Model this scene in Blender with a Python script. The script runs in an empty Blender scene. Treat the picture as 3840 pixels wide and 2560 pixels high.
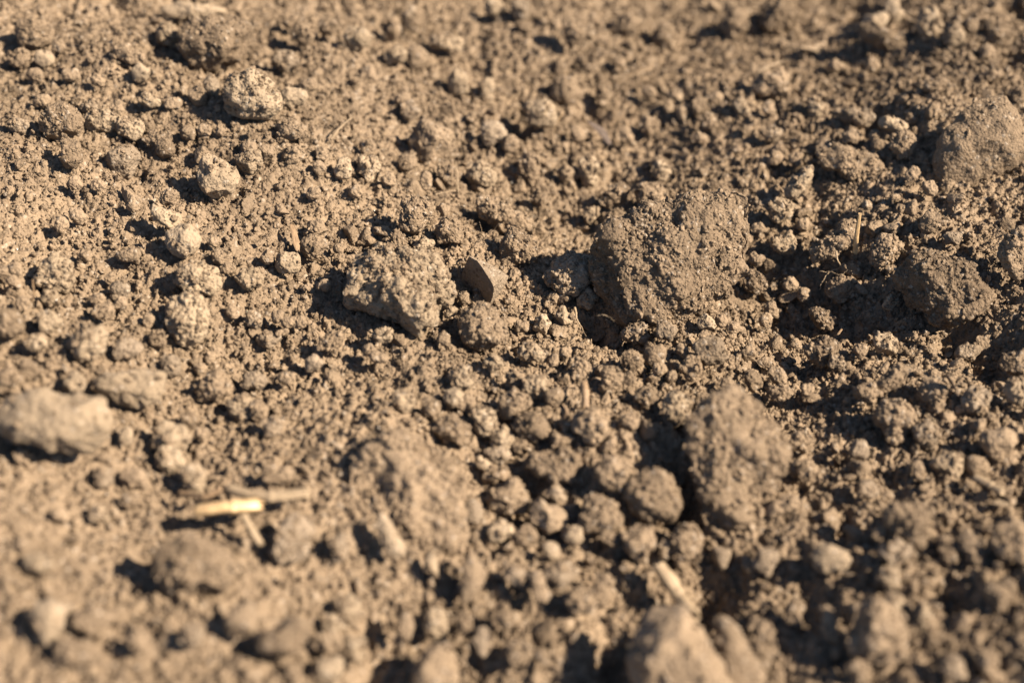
import bpy, bmesh, math, random
import numpy as np

sc = bpy.context.scene
COL = sc.collection

# ------------------------------------------------------------------ camera
PITCH, HEIGHT = math.radians(44.0), 0.290
cam = bpy.data.cameras.new("camera")
cam.lens = 50.0
cam.sensor_width = 36.0
cam.clip_start = 0.01
cam.clip_end = 200.0
cam.dof.use_dof = True
cam.dof.focus_distance = 0.425
cam.dof.aperture_fstop = 5.6
cam_ob = bpy.data.objects.new("camera", cam)
cam_ob.location = (0, 0, HEIGHT)
cam_ob.rotation_euler = (math.pi / 2 - PITCH, 0, 0)
COL.objects.link(cam_ob)
sc.camera = cam_ob

# ------------------------------------------------------------------ sky and sun (low sun from the right, a little behind)
SUN_EL, SUN_AZ = math.radians(41.0), math.radians(-14.0)     # azimuth measured from +x towards +y
world = bpy.data.worlds.new("World")
sc.world = world
world.use_nodes = True
wn, wl = world.node_tree.nodes, world.node_tree.links
bg = wn["Background"]
sky = wn.new("ShaderNodeTexSky")
sky.sky_type = 'NISHITA'
sky.sun_disc = False
sky.sun_elevation = SUN_EL
sky.sun_rotation = math.pi / 2 - SUN_AZ
sky.air_density = 0.8
sky.dust_density = 0.4
wl.new(sky.outputs[0], bg.inputs[0])
bg.inputs[1].default_value = 0.05
sun = bpy.data.lights.new("sun", 'SUN')
sun.energy = 5.0
sun.angle = math.radians(0.53)
sun.color = (1.0, 0.845, 0.665)
sun_ob = bpy.data.objects.new("sun", sun)
sun_ob.rotation_euler = (math.pi / 2 - SUN_EL, 0, SUN_AZ + math.pi / 2)
COL.objects.link(sun_ob)

sc.cycles.diffuse_bounces = 1
sc.view_settings.view_transform = 'Standard'
sc.view_settings.look = 'None'
sc.view_settings.exposure = 1.58
sc.view_settings.gamma = 1.0
sc.view_settings.use_curve_mapping = False

# ------------------------------------------------------------------ noise
_r = np.random.default_rng(11)
PERM = np.tile(_r.permutation(256), 3).astype(np.int32)
VAL = _r.random(256).astype(np.float32)
RX, RY, RZ, RR = (_r.random(256).astype(np.float32) for _ in range(4))

def hsh(i, j, k):
    return PERM[PERM[PERM[i & 255] + (j & 255)] + (k & 255)]

def noise3(x, y, z):
    xi, yi, zi = np.floor(x).astype(np.int32), np.floor(y).astype(np.int32), np.floor(z).astype(np.int32)
    fx, fy, fz = x - xi, y - yi, z - zi
    fx, fy, fz = (f * f * (3 - 2 * f) for f in (fx, fy, fz))
    out = 0
    for a in (0, 1):
        for b in (0, 1):
            for c in (0, 1):
                w = (fx if a else 1 - fx) * (fy if b else 1 - fy) * (fz if c else 1 - fz)
                out = out + w * VAL[hsh(xi + a, yi + b, zi + c)]
    return out * 2 - 1

def noise2(x, y, s=0):
    xi, yi = np.floor(x).astype(np.int32), np.floor(y).astype(np.int32)
    fx, fy = x - xi, y - yi
    fx, fy = fx * fx * (3 - 2 * fx), fy * fy * (3 - 2 * fy)
    out = 0
    for a in (0, 1):
        for b in (0, 1):
            out = out + (fx if a else 1 - fx) * (fy if b else 1 - fy) * VAL[hsh(xi + a, yi + b, np.int32(s))]
    return out * 2 - 1

def fbm2(x, y, n, s=0, g=.5):
    out, a = 0, 1.0
    for i in range(n):
        out = out + a * noise2(x * 2 ** i + 17.3 * i, y * 2 ** i - 9.1 * i, s + i)
        a *= g
    return out

def fbm3(x, y, z, n, g=.5):
    out, a = 0, 1.0
    for i in range(n):
        out = out + a * noise3(x * 2 ** i + 13.7 * i, y * 2 ** i + 5.1 * i, z * 2 ** i - 7.7 * i)
        a *= g
    return out

def caps2(x, y, s, keep=.75):
    """height of round grains half sunk into a sheet, one per cell of size 1"""
    xi, yi = np.floor(x).astype(np.int32), np.floor(y).astype(np.int32)
    out = np.zeros_like(x)
    for a in (-1, 0, 1):
        for b in (-1, 0, 1):
            h = hsh(xi + a, yi + b, np.int32(s))
            dx, dy = xi + a + RX[h] - x, yi + b + RY[h] - y
            th = RZ[h] * 3.14
            ca, sa = np.cos(th), np.sin(th)
            u, v = (dx * ca + dy * sa), (dy * ca - dx * sa) * (1.0 + .7 * RX[h])
            r = .22 + .42 * RR[h]
            k = (VAL[h] < keep) * r
            top = k * (.45 + .5 * RX[h]) + (RY[h] - .5) * 1.1 * u + (RZ[h] - .5) * 1.1 * v
            out = np.maximum(out, np.minimum(np.sqrt(np.maximum(k * k - u * u - v * v, 0)), np.maximum(top, 0)))
    return out

def caps3(x, y, z, keep=.8):
    xi, yi, zi = np.floor(x).astype(np.int32), np.floor(y).astype(np.int32), np.floor(z).astype(np.int32)
    out = np.zeros_like(x)
    for a in (-1, 0, 1):
        for b in (-1, 0, 1):
            for c in (-1, 0, 1):
                h = hsh(xi + a, yi + b, zi + c)
                r = (.3 + .4 * RR[h]) * (VAL[h] < keep)
                d2 = (xi + a + RX[h] - x) ** 2 + (yi + b + RY[h] - y) ** 2 + (zi + c + RZ[h] - z) ** 2
                out = np.maximum(out, np.sqrt(np.maximum(r * r - d2, 0)))
    return out

# ------------------------------------------------------------------ lie of the land (metres)
BUMPS = [(0.9, 408.5, 5.9, -10), (28.8, 424.3, 4.9, -7), (34.5, 388.2, 5.2, -9), (123.5, 396.0, 6.3, -10), (24.9, 307.1, 5.0, -11), (-117.1, 351.2, 3.9, -6), (-120.7, 447.0, 6.2, -6), (-146.0, 294.2, 4.9, -8), (44.3, 239.9, 5.6, -14), (24.5, 194.9, 6.3, -12), (49.9, 211.9, 6.1, -12), (86.2, 230.7, 5.9, -8), (106.5, 206.0, 4.9, -8), (72.8, 206.9, 4.9, -7), (136.9, 485.4, 7.7, -8), (176.2, 429.1, 6.0, -8), (188.8, 463.6, 8.6, -9), (98.4, 345.9, 5.8, -6), (129.7, 301.9, 5.9, -8), (137.6, 289.8, 7.1, -9), (82.6, 319.3, 19.5, -7), (107.4, 315.2, 19.4, -8), (-31.9, 246.8, 18.4, 9), (-70.6, 214.3, 19.1, 6), (-60.8, 263.0, 17.7, 6), (57.4, 277.6, 14.2, 4), (34.5, 299.9, 5.8, -6), (58.6, 249.4, 12.3, 6), (-117.2, 271.7, 19.2, 4), (-6.5, 351.7, 9.8, -5), (-36.6, 324.8, 16.4, 5), (4.7, 241.5, 12.1, -6), (-134.4, 438.9, 3.9, -6), (-141.4, 445.9, 3.4, -5)]
#TERRAIN_BEGIN
def base(x, y):
    """a shallow furrow running away from the camera, with local hollows and mounds"""
    xc = 0.045 + 0.12 * (y - 0.30)
    d = x - xc
    far = 1 / (1 + (np.maximum(np.hypot(x, y - .33) - .35, 0) / .5) ** 2)
    z = (np.sqrt(d * d + .05 ** 2) - .05) * np.where(d < 0, .20, .24) * far
    z = z + .006 * np.sin(x * 31 + 1.0) * np.sin(y * 27 + .6) * far
    z = z + .0035 * np.sin(x * 71 + y * 35) * np.cos(y * 62 - x * 20 + .4)
    for bx, by, br, ba in BUMPS:
        z = z + ba * 1e-3 * np.exp(-((x - bx * 1e-3) ** 2 + ((y - by * 1e-3) * .8) ** 2) / (br * 1e-3) ** 2)
    return z
#TERRAIN_END

# ------------------------------------------------------------------ materials
def soil_material(name, c_dark, c_light, bump=.9, grain=1.0, grains=.9):
    m = bpy.data.materials.new(name)
    m.use_nodes = True
    n, l = m.node_tree.nodes, m.node_tree.links
    b = n["Principled BSDF"]
    b.inputs["Roughness"].default_value = .95
    b.inputs["Specular IOR Level"].default_value = .12
    geo = n.new("ShaderNodeNewGeometry")
    info = n.new("ShaderNodeObjectInfo")
    def noise(scale, detail, rough=.6):
        t = n.new("ShaderNodeTexNoise")
        t.inputs["Scale"].default_value = scale
        t.inputs["Detail"].default_value = detail
        t.inputs["Roughness"].default_value = rough
        l.new(geo.outputs["Position"], t.inputs["Vector"])
        return t
    big, mid, fin = noise(28, 4), noise(260, 5, .65), noise(1500 * grain, 4, .7)
    def math_(op, a, bb):
        q = n.new("ShaderNodeMath")
        q.operation = op
        for s, v in zip(q.inputs, (a, bb)):
            if isinstance(v, float):
                s.default_value = v
            else:
                l.new(v, s)
        return q.outputs[0]
    f = math_('ADD', math_('MULTIPLY', big.outputs["Fac"], .55), math_('MULTIPLY', mid.outputs["Fac"], .5))
    f = math_('ADD', f, math_('MULTIPLY', fin.outputs["Fac"], .35))
    f = math_('ADD', f, math_('MULTIPLY', info.outputs["Random"], .22))
    ramp = n.new("ShaderNodeValToRGB")
    ramp.color_ramp.elements[0].position = .55
    ramp.color_ramp.elements[1].position = 1.05
    ramp.color_ramp.elements[0].color = (*c_dark, 1)
    ramp.color_ramp.elements[1].color = (*c_light, 1)
    l.new(f, ramp.inputs["Fac"])
    # slow drift between a warmer and a greyer soil
    drift = noise(17, 3)
    dr = n.new("ShaderNodeMapRange")
    dr.inputs[1].default_value = .35; dr.inputs[2].default_value = .65; dr.inputs[3].default_value = .0; dr.inputs[4].default_value = .7
    l.new(drift.outputs["Fac"], dr.inputs[0])
    tin = n.new("ShaderNodeMix"); tin.data_type = 'RGBA'; tin.blend_type = 'MULTIPLY'
    l.new(dr.outputs[0], tin.inputs[0]); l.new(ramp.outputs[0], tin.inputs[6]); tin.inputs[7].default_value = (.90, .91, .93, 1)
    # sparse pale mineral grains in the soil
    vor = n.new("ShaderNodeTexVoronoi")
    vor.inputs["Scale"].default_value = 1100
    l.new(geo.outputs["Position"], vor.inputs["Vector"])
    sep = n.new("ShaderNodeSeparateColor")
    l.new(vor.outputs["Color"], sep.inputs[0])
    pale = math_('MULTIPLY', math_('GREATER_THAN', sep.outputs[0], .965), .4)
    dark = math_('MULTIPLY', math_('LESS_THAN', sep.outputs[1], .05), .55)
    mx = n.new("ShaderNodeMix"); mx.data_type = 'RGBA'
    l.new(pale, mx.inputs[0]); l.new(tin.outputs[2], mx.inputs[6]); mx.inputs[7].default_value = (.42, .36, .29, 1)
    mx2 = n.new("ShaderNodeMix"); mx2.data_type = 'RGBA'
    l.new(dark, mx2.inputs[0]); l.new(mx.outputs[2], mx2.inputs[6]); mx2.inputs[7].default_value = (.07, .055, .042, 1)
    l.new(mx2.outputs[2], b.inputs["Base Color"])
    g2 = noise(3200 * grain, 2, .6)
    hgt = math_('ADD', math_('MULTIPLY', fin.outputs["Fac"], .8), math_('MULTIPLY', g2.outputs["Fac"], .4))
    hgt = math_('SUBTRACT', hgt, math_('MULTIPLY', vor.outputs["Distance"], grains))
    bp = n.new("ShaderNodeBump")
    bp.inputs["Strength"].default_value = bump
    bp.inputs["Distance"].default_value = .0006
    l.new(hgt, bp.inputs["Height"])
    l.new(bp.outputs[0], b.inputs["Normal"])
    return m

M_SOIL = soil_material("dry_soil", (.100, .0735, .049), (.274, .2045, .137))
M_GREY = soil_material("greyish_soil", (.142, .109, .076), (.290, .226, .160))
M_PALE = soil_material("pale_soil", (.178, .136, .091), (.335, .260, .177), bump=.7)
M_STONE = soil_material("dusty_stone", (.195, .150, .101), (.325, .252, .173), bump=.7, grain=1.2, grains=.6)

def fibre_material(name, c0, c1, rough=.5, sss=.0):
    m = bpy.data.materials.new(name)
    m.use_nodes = True
    n, l = m.node_tree.nodes, m.node_tree.links
    b = n["Principled BSDF"]
    b.inputs["Roughness"].default_value = rough
    b.inputs["Specular IOR Level"].default_value = .4
    tc = n.new("ShaderNodeTexCoord")
    mp = n.new("ShaderNodeMapping")
    mp.inputs["Scale"].default_value = (30, 1.2, 1)
    l.new(tc.outputs["UV"], mp.inputs[0])
    t = n.new("ShaderNodeTexNoise")
    t.inputs["Scale"].default_value = 1.0
    t.inputs["Detail"].default_value = 5
    l.new(mp.outputs[0], t.inputs["Vector"])
    t2 = n.new("ShaderNodeTexNoise")
    t2.inputs["Scale"].default_value = 400
    geo = n.new("ShaderNodeNewGeometry")
    l.new(geo.outputs["Position"], t2.inputs["Vector"])
    ad = n.new("ShaderNodeMath"); ad.operation = 'MULTIPLY_ADD'
    l.new(t2.outputs["Fac"], ad.inputs[0]); ad.inputs[1].default_value = .6; l.new(t.outputs["Fac"], ad.inputs[2])
    r = n.new("ShaderNodeValToRGB")
    r.color_ramp.elements[0].position = .55; r.color_ramp.elements[1].position = .95
    r.color_ramp.elements[0].color = (*c0, 1); r.color_ramp.elements[1].color = (*c1, 1)
    l.new(ad.outputs[0], r.inputs["Fac"])
    l.new(r.outputs[0], b.inputs["Base Color"])
    bp = n.new("ShaderNodeBump")
    bp.inputs["Strength"].default_value = .5; bp.inputs["Distance"].default_value = .0003
    l.new(t.outputs["Fac"], bp.inputs["Height"]); l.new(bp.outputs[0], b.inputs["Normal"])
    return m

M_FIB = {'straw': fibre_material("dry_straw", (.25, .155, .075), (.64, .45, .24), .42),
         'twig': fibre_material("brown_stem", (.10, .065, .038), (.28, .19, .11), .6),
         'bark': fibre_material("dark_bark", (.05, .04, .034), (.14, .105, .08), .6),
         'root': fibre_material("pale_root", (.16, .115, .068), (.33, .25, .16), .6)}

def mineral_material():
    m = bpy.data.materials.new("quartz_grain")
    m.use_nodes = True
    b = m.node_tree.nodes["Principled BSDF"]
    b.inputs["Base Color"].default_value = (.55, .50, .42, 1)
    b.inputs["Roughness"].default_value = .12
    b.inputs["Specular IOR Level"].default_value = .8
    return m
M_QUARTZ = mineral_material()

# ------------------------------------------------------------------ mesh helpers
def mesh_from(name, v, f, mat, smooth=True):
    me = bpy.data.meshes.new(name)
    v = np.ascontiguousarray(v, np.float32)
    f = np.ascontiguousarray(f, np.int32)
    k = f.shape[1]
    me.vertices.add(len(v)); me.vertices.foreach_set("co", v.ravel())
    me.loops.add(f.size); me.loops.foreach_set("vertex_index", f.ravel())
    me.polygons.add(len(f)); me.polygons.foreach_set("loop_start", np.arange(0, f.size, k, dtype=np.int32))
    me.polygons.foreach_set("use_smooth", np.full(len(f), smooth))
    me.materials.append(mat)
    me.update(calc_edges=True)
    return me

def link(name, me, loc=(0, 0, 0)):
    o = bpy.data.objects.new(name, me)
    o.location = loc
    COL.objects.link(o)
    return o

ICO = {}
def ico(level):
    if level not in ICO:
        bm = bmesh.new()
        bmesh.ops.create_icosphere(bm, subdivisions=level, radius=1.0)
        bm.verts.ensure_lookup_table()
        ICO[level] = (np.array([q.co[:] for q in bm.verts], np.float32), np.array([[q.index for q in p.verts] for p in bm.faces], np.int32))
        bm.free()
    return ICO[level]

def normals(v, f):
    n = np.zeros_like(v)
    c = np.cross(v[f[:, 1]] - v[f[:, 0]], v[f[:, 2]] - v[f[:, 0]])
    for k in range(3):
        for a in range(3):
            n[:, a] += np.bincount(f[:, k], c[:, a], len(v))
    return n / (np.linalg.norm(n, axis=1, keepdims=True) + 1e-20)

# ------------------------------------------------------------------ ground: one sheet, finest where it is seen close
def axis(inner, outer, n_out):
    g = outer / inner[-1]
    ext = inner[-1] * g ** (np.arange(1, n_out + 1) / n_out)
    return ext

NX, NY = 860, 590
s = np.linspace(-1.28, 1.28, NX)
so = 1.28 * (30 / 1.28) ** (np.arange(1, 26) / 25)
s = np.concatenate([-so[::-1], s, so])
ang = np.radians(np.linspace(60.5, 27.5, NY))
yy = HEIGHT / np.tan(ang)
y_near = yy[0] - .003 * (1.25 ** np.arange(1, 22) - 1) / .25
y_far = yy[-1] + .006 * (1.22 ** np.arange(1, 36) - 1) / .22
yy = np.concatenate([y_near[::-1], yy, y_far])
half = .36 * np.maximum(np.hypot(np.clip(yy, .15, 3.), HEIGHT) , .25)
X = (s[None, :] * half[:, None]).astype(np.float32)
Y = np.repeat(yy[:, None], len(s), 1).astype(np.float32)
x, y = X.ravel(), Y.ravel()
sx = np.abs(s)
fine = np.clip((1.5 - sx) / .25, 0, 1)[None, :] * np.clip((.85 - yy) / .2, 0, 1)[:, None] * np.clip((yy - .10) / .05, 0, 1)[:, None]
fine = fine.ravel().astype(np.float32)
# crumbly to the right and in the middle, dusty on the left slope
crumb = np.clip(.62 + x * 2.0 + .35 * noise2(x * 16, y * 16, 3), .6, 1.15)
wx = x + .0028 * noise2(x * 130, y * 130, 21) + .0011 * noise2(x * 520, y * 520, 23)
wy = y + .0028 * noise2(x * 130, y * 130, 22) + .0011 * noise2(x * 520, y * 520, 24)
z = base(x, y) +   .0026 * fbm2(x * 24, y * 24, 3, 5) * crumb
c9 = caps2(wx / .011, wy / .011, 31, .55)
c5 = caps2(wx / .0055, wy / .0055, 37, .7)
vx, vy = x + .0006 * noise2(x * 900, y * 900, 25), y + .0006 * noise2(x * 900, y * 900, 26)
c2 = caps2(vx / .0028, vy / .0028, 43, .85)
c1 = caps2(x / .0014, y / .0014, 47, .9)
g = .0026 * c9 * crumb + .0025 * c5 * crumb + .0031 * c2 * (.8 + .25 * crumb) + .0017 * c1 + .0008 * fbm2(x / .0022, y / .0022, 2, 9)
pit = np.clip(noise2(x * 90, y * 90, 61) - .35, 0, 1) + .45 * np.clip(noise2(x * 260, y * 260, 62) - .3, 0, 1)
g = g - .008 * pit * crumb
z = z + (g - .0020 * crumb - .0015) * fine
w = len(s)
i = np.arange(len(yy) - 1)[:, None] * w + np.arange(w - 1)[None, :]
faces = np.stack([i, i + 1, i + w + 1, i + w], -1).reshape(-1, 4)
gv = np.stack([x, y, z], -1)
ground = link("ground", mesh_from("ground", gv, faces, M_SOIL))
ground["kind"] = "structure"
ground["label"] = "dry crumbly tilled soil of the field"

# ------------------------------------------------------------------ clods and stones
# kind, detail, tint, centre x y z (mm), lean (deg), half thickness (mm), 16 outline radii (0.1 mm), label
CLODS = [
 ('c', 7, 0, 46.8, 317.3, 14.9, 41, 8.7, [219, 256, 290, 228, 185, 175, 176, 206, 225, 255, 276, 226, 194, 186, 194, 184], 'largest rough grey-brown soil clod at the centre right of the patch', (-0.85, 0.0, 0.5, 0.75)),
 ('c', 6, 0, 57.9, 243.3, 12.2, 48, 5.2, [120, 123, 148, 178, 182, 167, 154, 124, 117, 120, 143, 176, 203, 149, 147, 131], 'tall granular clod with deep black shadow along its flank, lower right', (-0.9, 0.1, 0.35, 0.8)),
 ('c', 6, 0, -25.7, 232.3, 11.2, 50, 3.6, [131, 137, 164, 166, 163, 165, 160, 155, 153, 140, 148, 149, 178, 173, 175, 145], 'large pale crusted plate with straight right edge, foreground centre', None),
 ('s', 6, 0, 38.2, 182.7, 8.5, 56, 7.0, [105, 94, 99, 115, 158, 163, 142, 115, 111, 103, 111, 137, 135, 157, 145, 143], 'big smooth slab leaning at the bottom edge with wide dark shadow', (-0.85, -0.1, 0.5, 0.7)),
 ('s', 5, 2, -110.3, 436.1, 28.6, 30, 3.0, [124, 53, 33, 27, 26, 29, 39, 76, 118, 62, 36, 28, 26, 29, 38, 72], 'flat tan soil slab at the top edge above the big round clod', None),
 ('c', 5, 0, -99.3, 409.8, 32.2, 31, 7.4, [115, 127, 114, 89, 83, 89, 107, 125, 109, 99, 108, 109, 100, 95, 95, 101], 'big round clod near the top edge with black gap underneath', None),
 ('c', 5, 0, -159.7, 411.6, 34.4, 30, 3.7, [56, 54, 44, 43, 49, 60, 62, 55, 55, 52, 51, 47, 50, 53, 55, 66], 'tilted blurry clod in the top corner beside a dark shadow', None),
 ('c', 5, 2, -82.4, 377.2, 32.9, 34, 5.8, [98, 85, 83, 78, 83, 77, 85, 90, 93, 94, 85, 80, 71, 73, 84, 101], 'rounded knobbly clod in front of the big round top clod', None),
 ('c', 5, 0, -138.9, 361.2, 34.1, 33, 4.2, [67, 68, 66, 60, 58, 56, 55, 57, 58, 68, 77, 63, 51, 49, 51, 64], 'cracked knobbly clod with furrowed shaded front, upper side of the patch', None),
 ('b', 5, 0, -132.9, 347.3, 33.4, 35, 2.5, [35, 35, 41, 41, 43, 54, 45, 33, 30, 32, 37, 48, 49, 48, 42, 40], 'small upright angular clod standing before the furrowed one', None),
 ('b', 5, 2, -89.1, 343.3, 27.3, 37, 4.3, [70, 66, 56, 55, 59, 76, 66, 58, 57, 65, 62, 66, 62, 60, 60, 61], 'pale angular clod with a pointed shoulder, isolated on fine soil', None),
 ('b', 5, 2, -101.3, 323.8, 27.9, 38, 2.8, [49, 33, 26, 25, 28, 36, 54, 50, 38, 32, 32, 34, 34, 41, 44, 51], 'beak-shaped clod pointing away over a black shadow', None),
 ('s', 6, 2, -95.0, 315.8, 25.7, 39, 3.4, [52, 50, 50, 49, 46, 44, 47, 52, 53, 48, 50, 47, 50, 45, 47, 50], 'round smooth-topped clod touching the beak-shaped clod', None),
 ('b', 5, 2, -53.6, 428.3, 22.8, 32, 3.1, [46, 48, 47, 48, 42, 42, 45, 43, 45, 46, 51, 47, 44, 41, 44, 44], 'pale blocky clod at the top, left of two upright lumps', None),
 ('b', 5, 0, -26.6, 386.2, 9.0, 36, 5.1, [82, 80, 65, 64, 67, 79, 77, 75, 77, 73, 69, 69, 77, 71, 72, 73], 'broad facetted clod sloping down from a straight upper edge', None),
 ('b', 5, 2, 9.8, 407.5, 5.7, 35, 3.9, [60, 55, 49, 51, 49, 54, 66, 77, 57, 50, 47, 49, 55, 56, 65, 69], 'pale overhanging clod beside the darkest round hole', None),
 ('c', 5, 0, 22.1, 450.0, 11.8, 32, 2.7, [39, 40, 48, 45, 51, 61, 66, 37, 29, 29, 36, 53, 68, 54, 48, 44], 'blurry pillar-like clod near the top edge lit along one side', None),
 ('c', 6, 0, -29.5, 337.3, 17.0, 39, 3.5, [51, 55, 59, 55, 59, 53, 52, 45, 46, 52, 63, 59, 56, 50, 48, 46], 'rounded granular clod behind the big crumbling mound', None),
 ('c', 5, 0, -19.1, 334.5, 12.9, 40, 2.9, [44, 38, 37, 43, 43, 47, 41, 42, 40, 43, 47, 37, 35, 39, 53, 44], 'wide granular clod between the rounded one and root hairs', None),
 ('c', 6, 0, -3.3, 353.8, 4.3, 39, 4.2, [65, 45, 37, 37, 43, 58, 88, 89, 65, 46, 40, 41, 48, 57, 83, 98], 'elongated clod with pitted top above the root hairs', None),
 ('c', 5, 0, 34.1, 371.7, -1.8, 38, 2.7, [40, 50, 47, 48, 38, 35, 37, 35, 39, 47, 49, 46, 39, 36, 32, 33], 'knobbly clod up-slope of the largest clod, round nodule attached', None),
 ('c', 5, 0, 45.6, 368.1, 0.8, 38, 3.5, [54, 51, 48, 54, 47, 47, 50, 49, 57, 55, 52, 48, 44, 44, 50, 56], 'crumbly clod pressed against the back of the largest clod', None),
 ('c', 5, 0, 100.0, 470.9, 5.6, 31, 4.4, [64, 64, 67, 65, 59, 63, 61, 63, 67, 67, 67, 61, 61, 60, 70, 63], 'large blurry rounded clod at the top right of centre', None),
 ('s', 5, 0, 134.6, 445.2, 12.4, 31, 4.6, [97, 46, 33, 31, 34, 45, 85, 105, 84, 58, 47, 40, 40, 47, 66, 97], 'long low slab lying across the slope near the top right', None),
 ('c', 5, 0, 91.3, 420.7, 8.7, 33, 3.9, [63, 66, 62, 47, 41, 42, 50, 58, 68, 65, 57, 47, 45, 44, 49, 60], 'crumbly ring-shaped clod crossed by a faint straw', None),
 ('s', 6, 0, 148.6, 366.8, 20.9, 34, 6.9, [143, 152, 154, 165, 149, 129, 121, 127, 136, 157, 173, 162, 134, 123, 127, 140], 'huge dusty boulder-like clod at the upper right edge', None),
 ('b', 4, 2, 124.6, 383.6, 18.0, 34, 2.4, [51, 38, 29, 24, 25, 29, 37, 47, 47, 41, 30, 25, 25, 29, 36, 45], 'flat-topped pale clod overhanging a dark hollow', None),
 ('c', 5, 0, 110.5, 371.5, 10.1, 36, 3.7, [97, 70, 56, 51, 54, 69, 93, 125, 96, 48, 44, 47, 62, 80, 101, 116], 'long curved crust mound downhill of the dark hollow', None),
 ('b', 5, 2, 92.2, 362.2, 11.0, 37, 2.7, [35, 49, 68, 65, 40, 32, 30, 30, 36, 55, 63, 63, 44, 32, 28, 29], 'elongated chip of soil propped at an angle above the valley', None),
 ('b', 5, 0, 127.3, 335.2, 16.4, 37, 2.4, [34, 36, 39, 35, 37, 39, 33, 33, 33, 38, 38, 36, 40, 35, 33, 36], 'narrow upright clod standing alone right of the straw sliver', None),
 ('c', 6, 2, -89.3, 303.8, 21.5, 40, 3.9, [60, 55, 54, 53, 52, 49, 55, 57, 65, 60, 54, 49, 48, 50, 60, 61], 'porous rounded clod at the edge of the fine left slope', None),
 ('c', 6, 2, -90.0, 288.2, 19.6, 42, 4.1, [54, 63, 66, 74, 77, 72, 63, 62, 58, 57, 60, 69, 83, 73, 60, 54], 'upright tooth-shaped clod casting a broad shadow, centre left', None),
 ('c', 6, 2, -128.3, 300.0, 25.9, 39, 3.4, [48, 45, 51, 51, 58, 51, 48, 45, 49, 51, 49, 55, 49, 51, 52, 50], 'sugary rough mound with a tiny yellow stalk beside it', None),
 ('c', 5, 2, -76.0, 307.5, 18.2, 41, 2.6, [47, 45, 41, 33, 28, 28, 33, 43, 50, 45, 35, 32, 29, 30, 38, 43], 'small lumpy clod with shaded cavity between two round crumbs', None),
 ('c', 5, 0, -133.9, 274.5, 31.5, 40, 2.7, [42, 39, 35, 37, 38, 41, 51, 39, 36, 39, 44, 37, 38, 38, 40, 47], 'crumbly clod cut by the left picture edge, mid height', None),
 ('s', 6, 2, -99.7, 259.6, 22.7, 44, 4.4, [88, 91, 61, 47, 43, 45, 55, 83, 110, 63, 53, 52, 53, 55, 66, 81], 'smooth tan slab wedged behind the big pale stone', None),
 ('s', 6, 2, -112.8, 239.6, 31.1, 44, 5.8, [135, 132, 96, 78, 75, 84, 102, 133, 151, 127, 76, 66, 74, 93, 119, 128], 'biggest smooth pale stone with wavy underside, left edge', (0, -0.75, 0.66, 0.6)),
 ('c', 6, 0, -80.7, 268.6, 13.7, 45, 3.1, [48, 50, 46, 49, 41, 40, 43, 41, 47, 52, 52, 42, 40, 38, 41, 49], 'rounded blurry clod right of the smooth tan slab', None),
 ('c', 7, 2, -33.1, 307.7, 17.1, 41, 7.8, [154, 139, 115, 104, 111, 143, 133, 135, 142, 151, 122, 111, 112, 115, 129, 150], 'big crumbling rough mound carrying a smoother block, left of centre', None),
 ('c', 6, 2, -30.0, 298.6, 16.9, 42, 6.3, [82, 67, 56, 55, 74, 111, 108, 91, 77, 59, 56, 67, 84, 106, 102, 93], 'smooth tan block set into the front of the crumbling mound', (-0.6, -0.6, 0.5, 0.5)),
 ('c', 4, 0, -34.3, 329.5, 14.7, 40, 1.6, [24, 19, 18, 20, 27, 29, 29, 28, 22, 20, 21, 23, 23, 27, 32, 27], 'oval crumb perched on top of the crumbling mound', None),
 ('b', 5, 2, -26.4, 328.8, 13.2, 40, 1.7, [35, 32, 24, 21, 21, 25, 25, 30, 36, 31, 24, 22, 24, 22, 24, 31], 'pale flattened clod behind the crumbling mound', None),
 ('w', 6, 0, -9.9, 315.3, 10.8, 42, 5.0, [90, 85, 60, 50, 49, 57, 79, 96, 76, 66, 63, 67, 64, 63, 72, 86], 'wedge-shaped clod showing a dark smooth flat face', None),
 ('b', 4, 0, -14.2, 309.7, 8.5, 42, 1.3, [17, 17, 22, 21, 21, 23, 21, 22, 19, 17, 18, 23, 22, 22, 25, 18], 'small blocky crumb leaning on the tip of the dark wedge', None),
 ('b', 4, 2, -17.7, 301.8, 10.4, 43, 1.3, [20, 29, 21, 18, 18, 19, 15, 15, 17, 23, 28, 19, 14, 13, 15, 17], 'little pale flat chip between the smooth block and pitted clod', None),
 ('c', 6, 0, -8.7, 294.5, 11.3, 43, 4.7, [70, 66, 67, 67, 68, 63, 67, 72, 75, 73, 66, 62, 61, 65, 73, 76], 'pitted round clod with holes, in front of the dark wedge', None),
 ('c', 6, 1, 17.6, 322.2, 6.9, 41, 4.6, [70, 69, 70, 63, 60, 59, 66, 68, 77, 78, 61, 56, 58, 67, 67, 77], 'medium rough clod just left of the largest clod', None),
 ('c', 6, 0, 1.5, 332.9, 7.9, 40, 4.0, [57, 57, 56, 64, 67, 60, 56, 56, 56, 60, 65, 63, 57, 59, 60, 66], 'tall lumpy clod behind the medium rough one', None),
 ('c', 5, 0, 20.9, 255.4, 12.4, 47, 3.0, [42, 43, 41, 46, 45, 45, 45, 50, 46, 42, 39, 40, 46, 54, 47, 47], 'rounded clod in front of the brown straw stub', None),
 ('c', 5, 0, 5.1, 258.1, 8.8, 47, 3.1, [48, 44, 40, 42, 39, 41, 49, 48, 54, 45, 42, 37, 38, 42, 47, 52], 'round clod left of the one before the straw stub', None),
 ('c', 5, 0, -15.5, 255.1, 11.1, 48, 3.2, [47, 47, 41, 41, 43, 41, 46, 51, 59, 44, 38, 36, 37, 46, 52, 52], 'dome-like clod rising from the blurry foreground crust', None),
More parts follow.
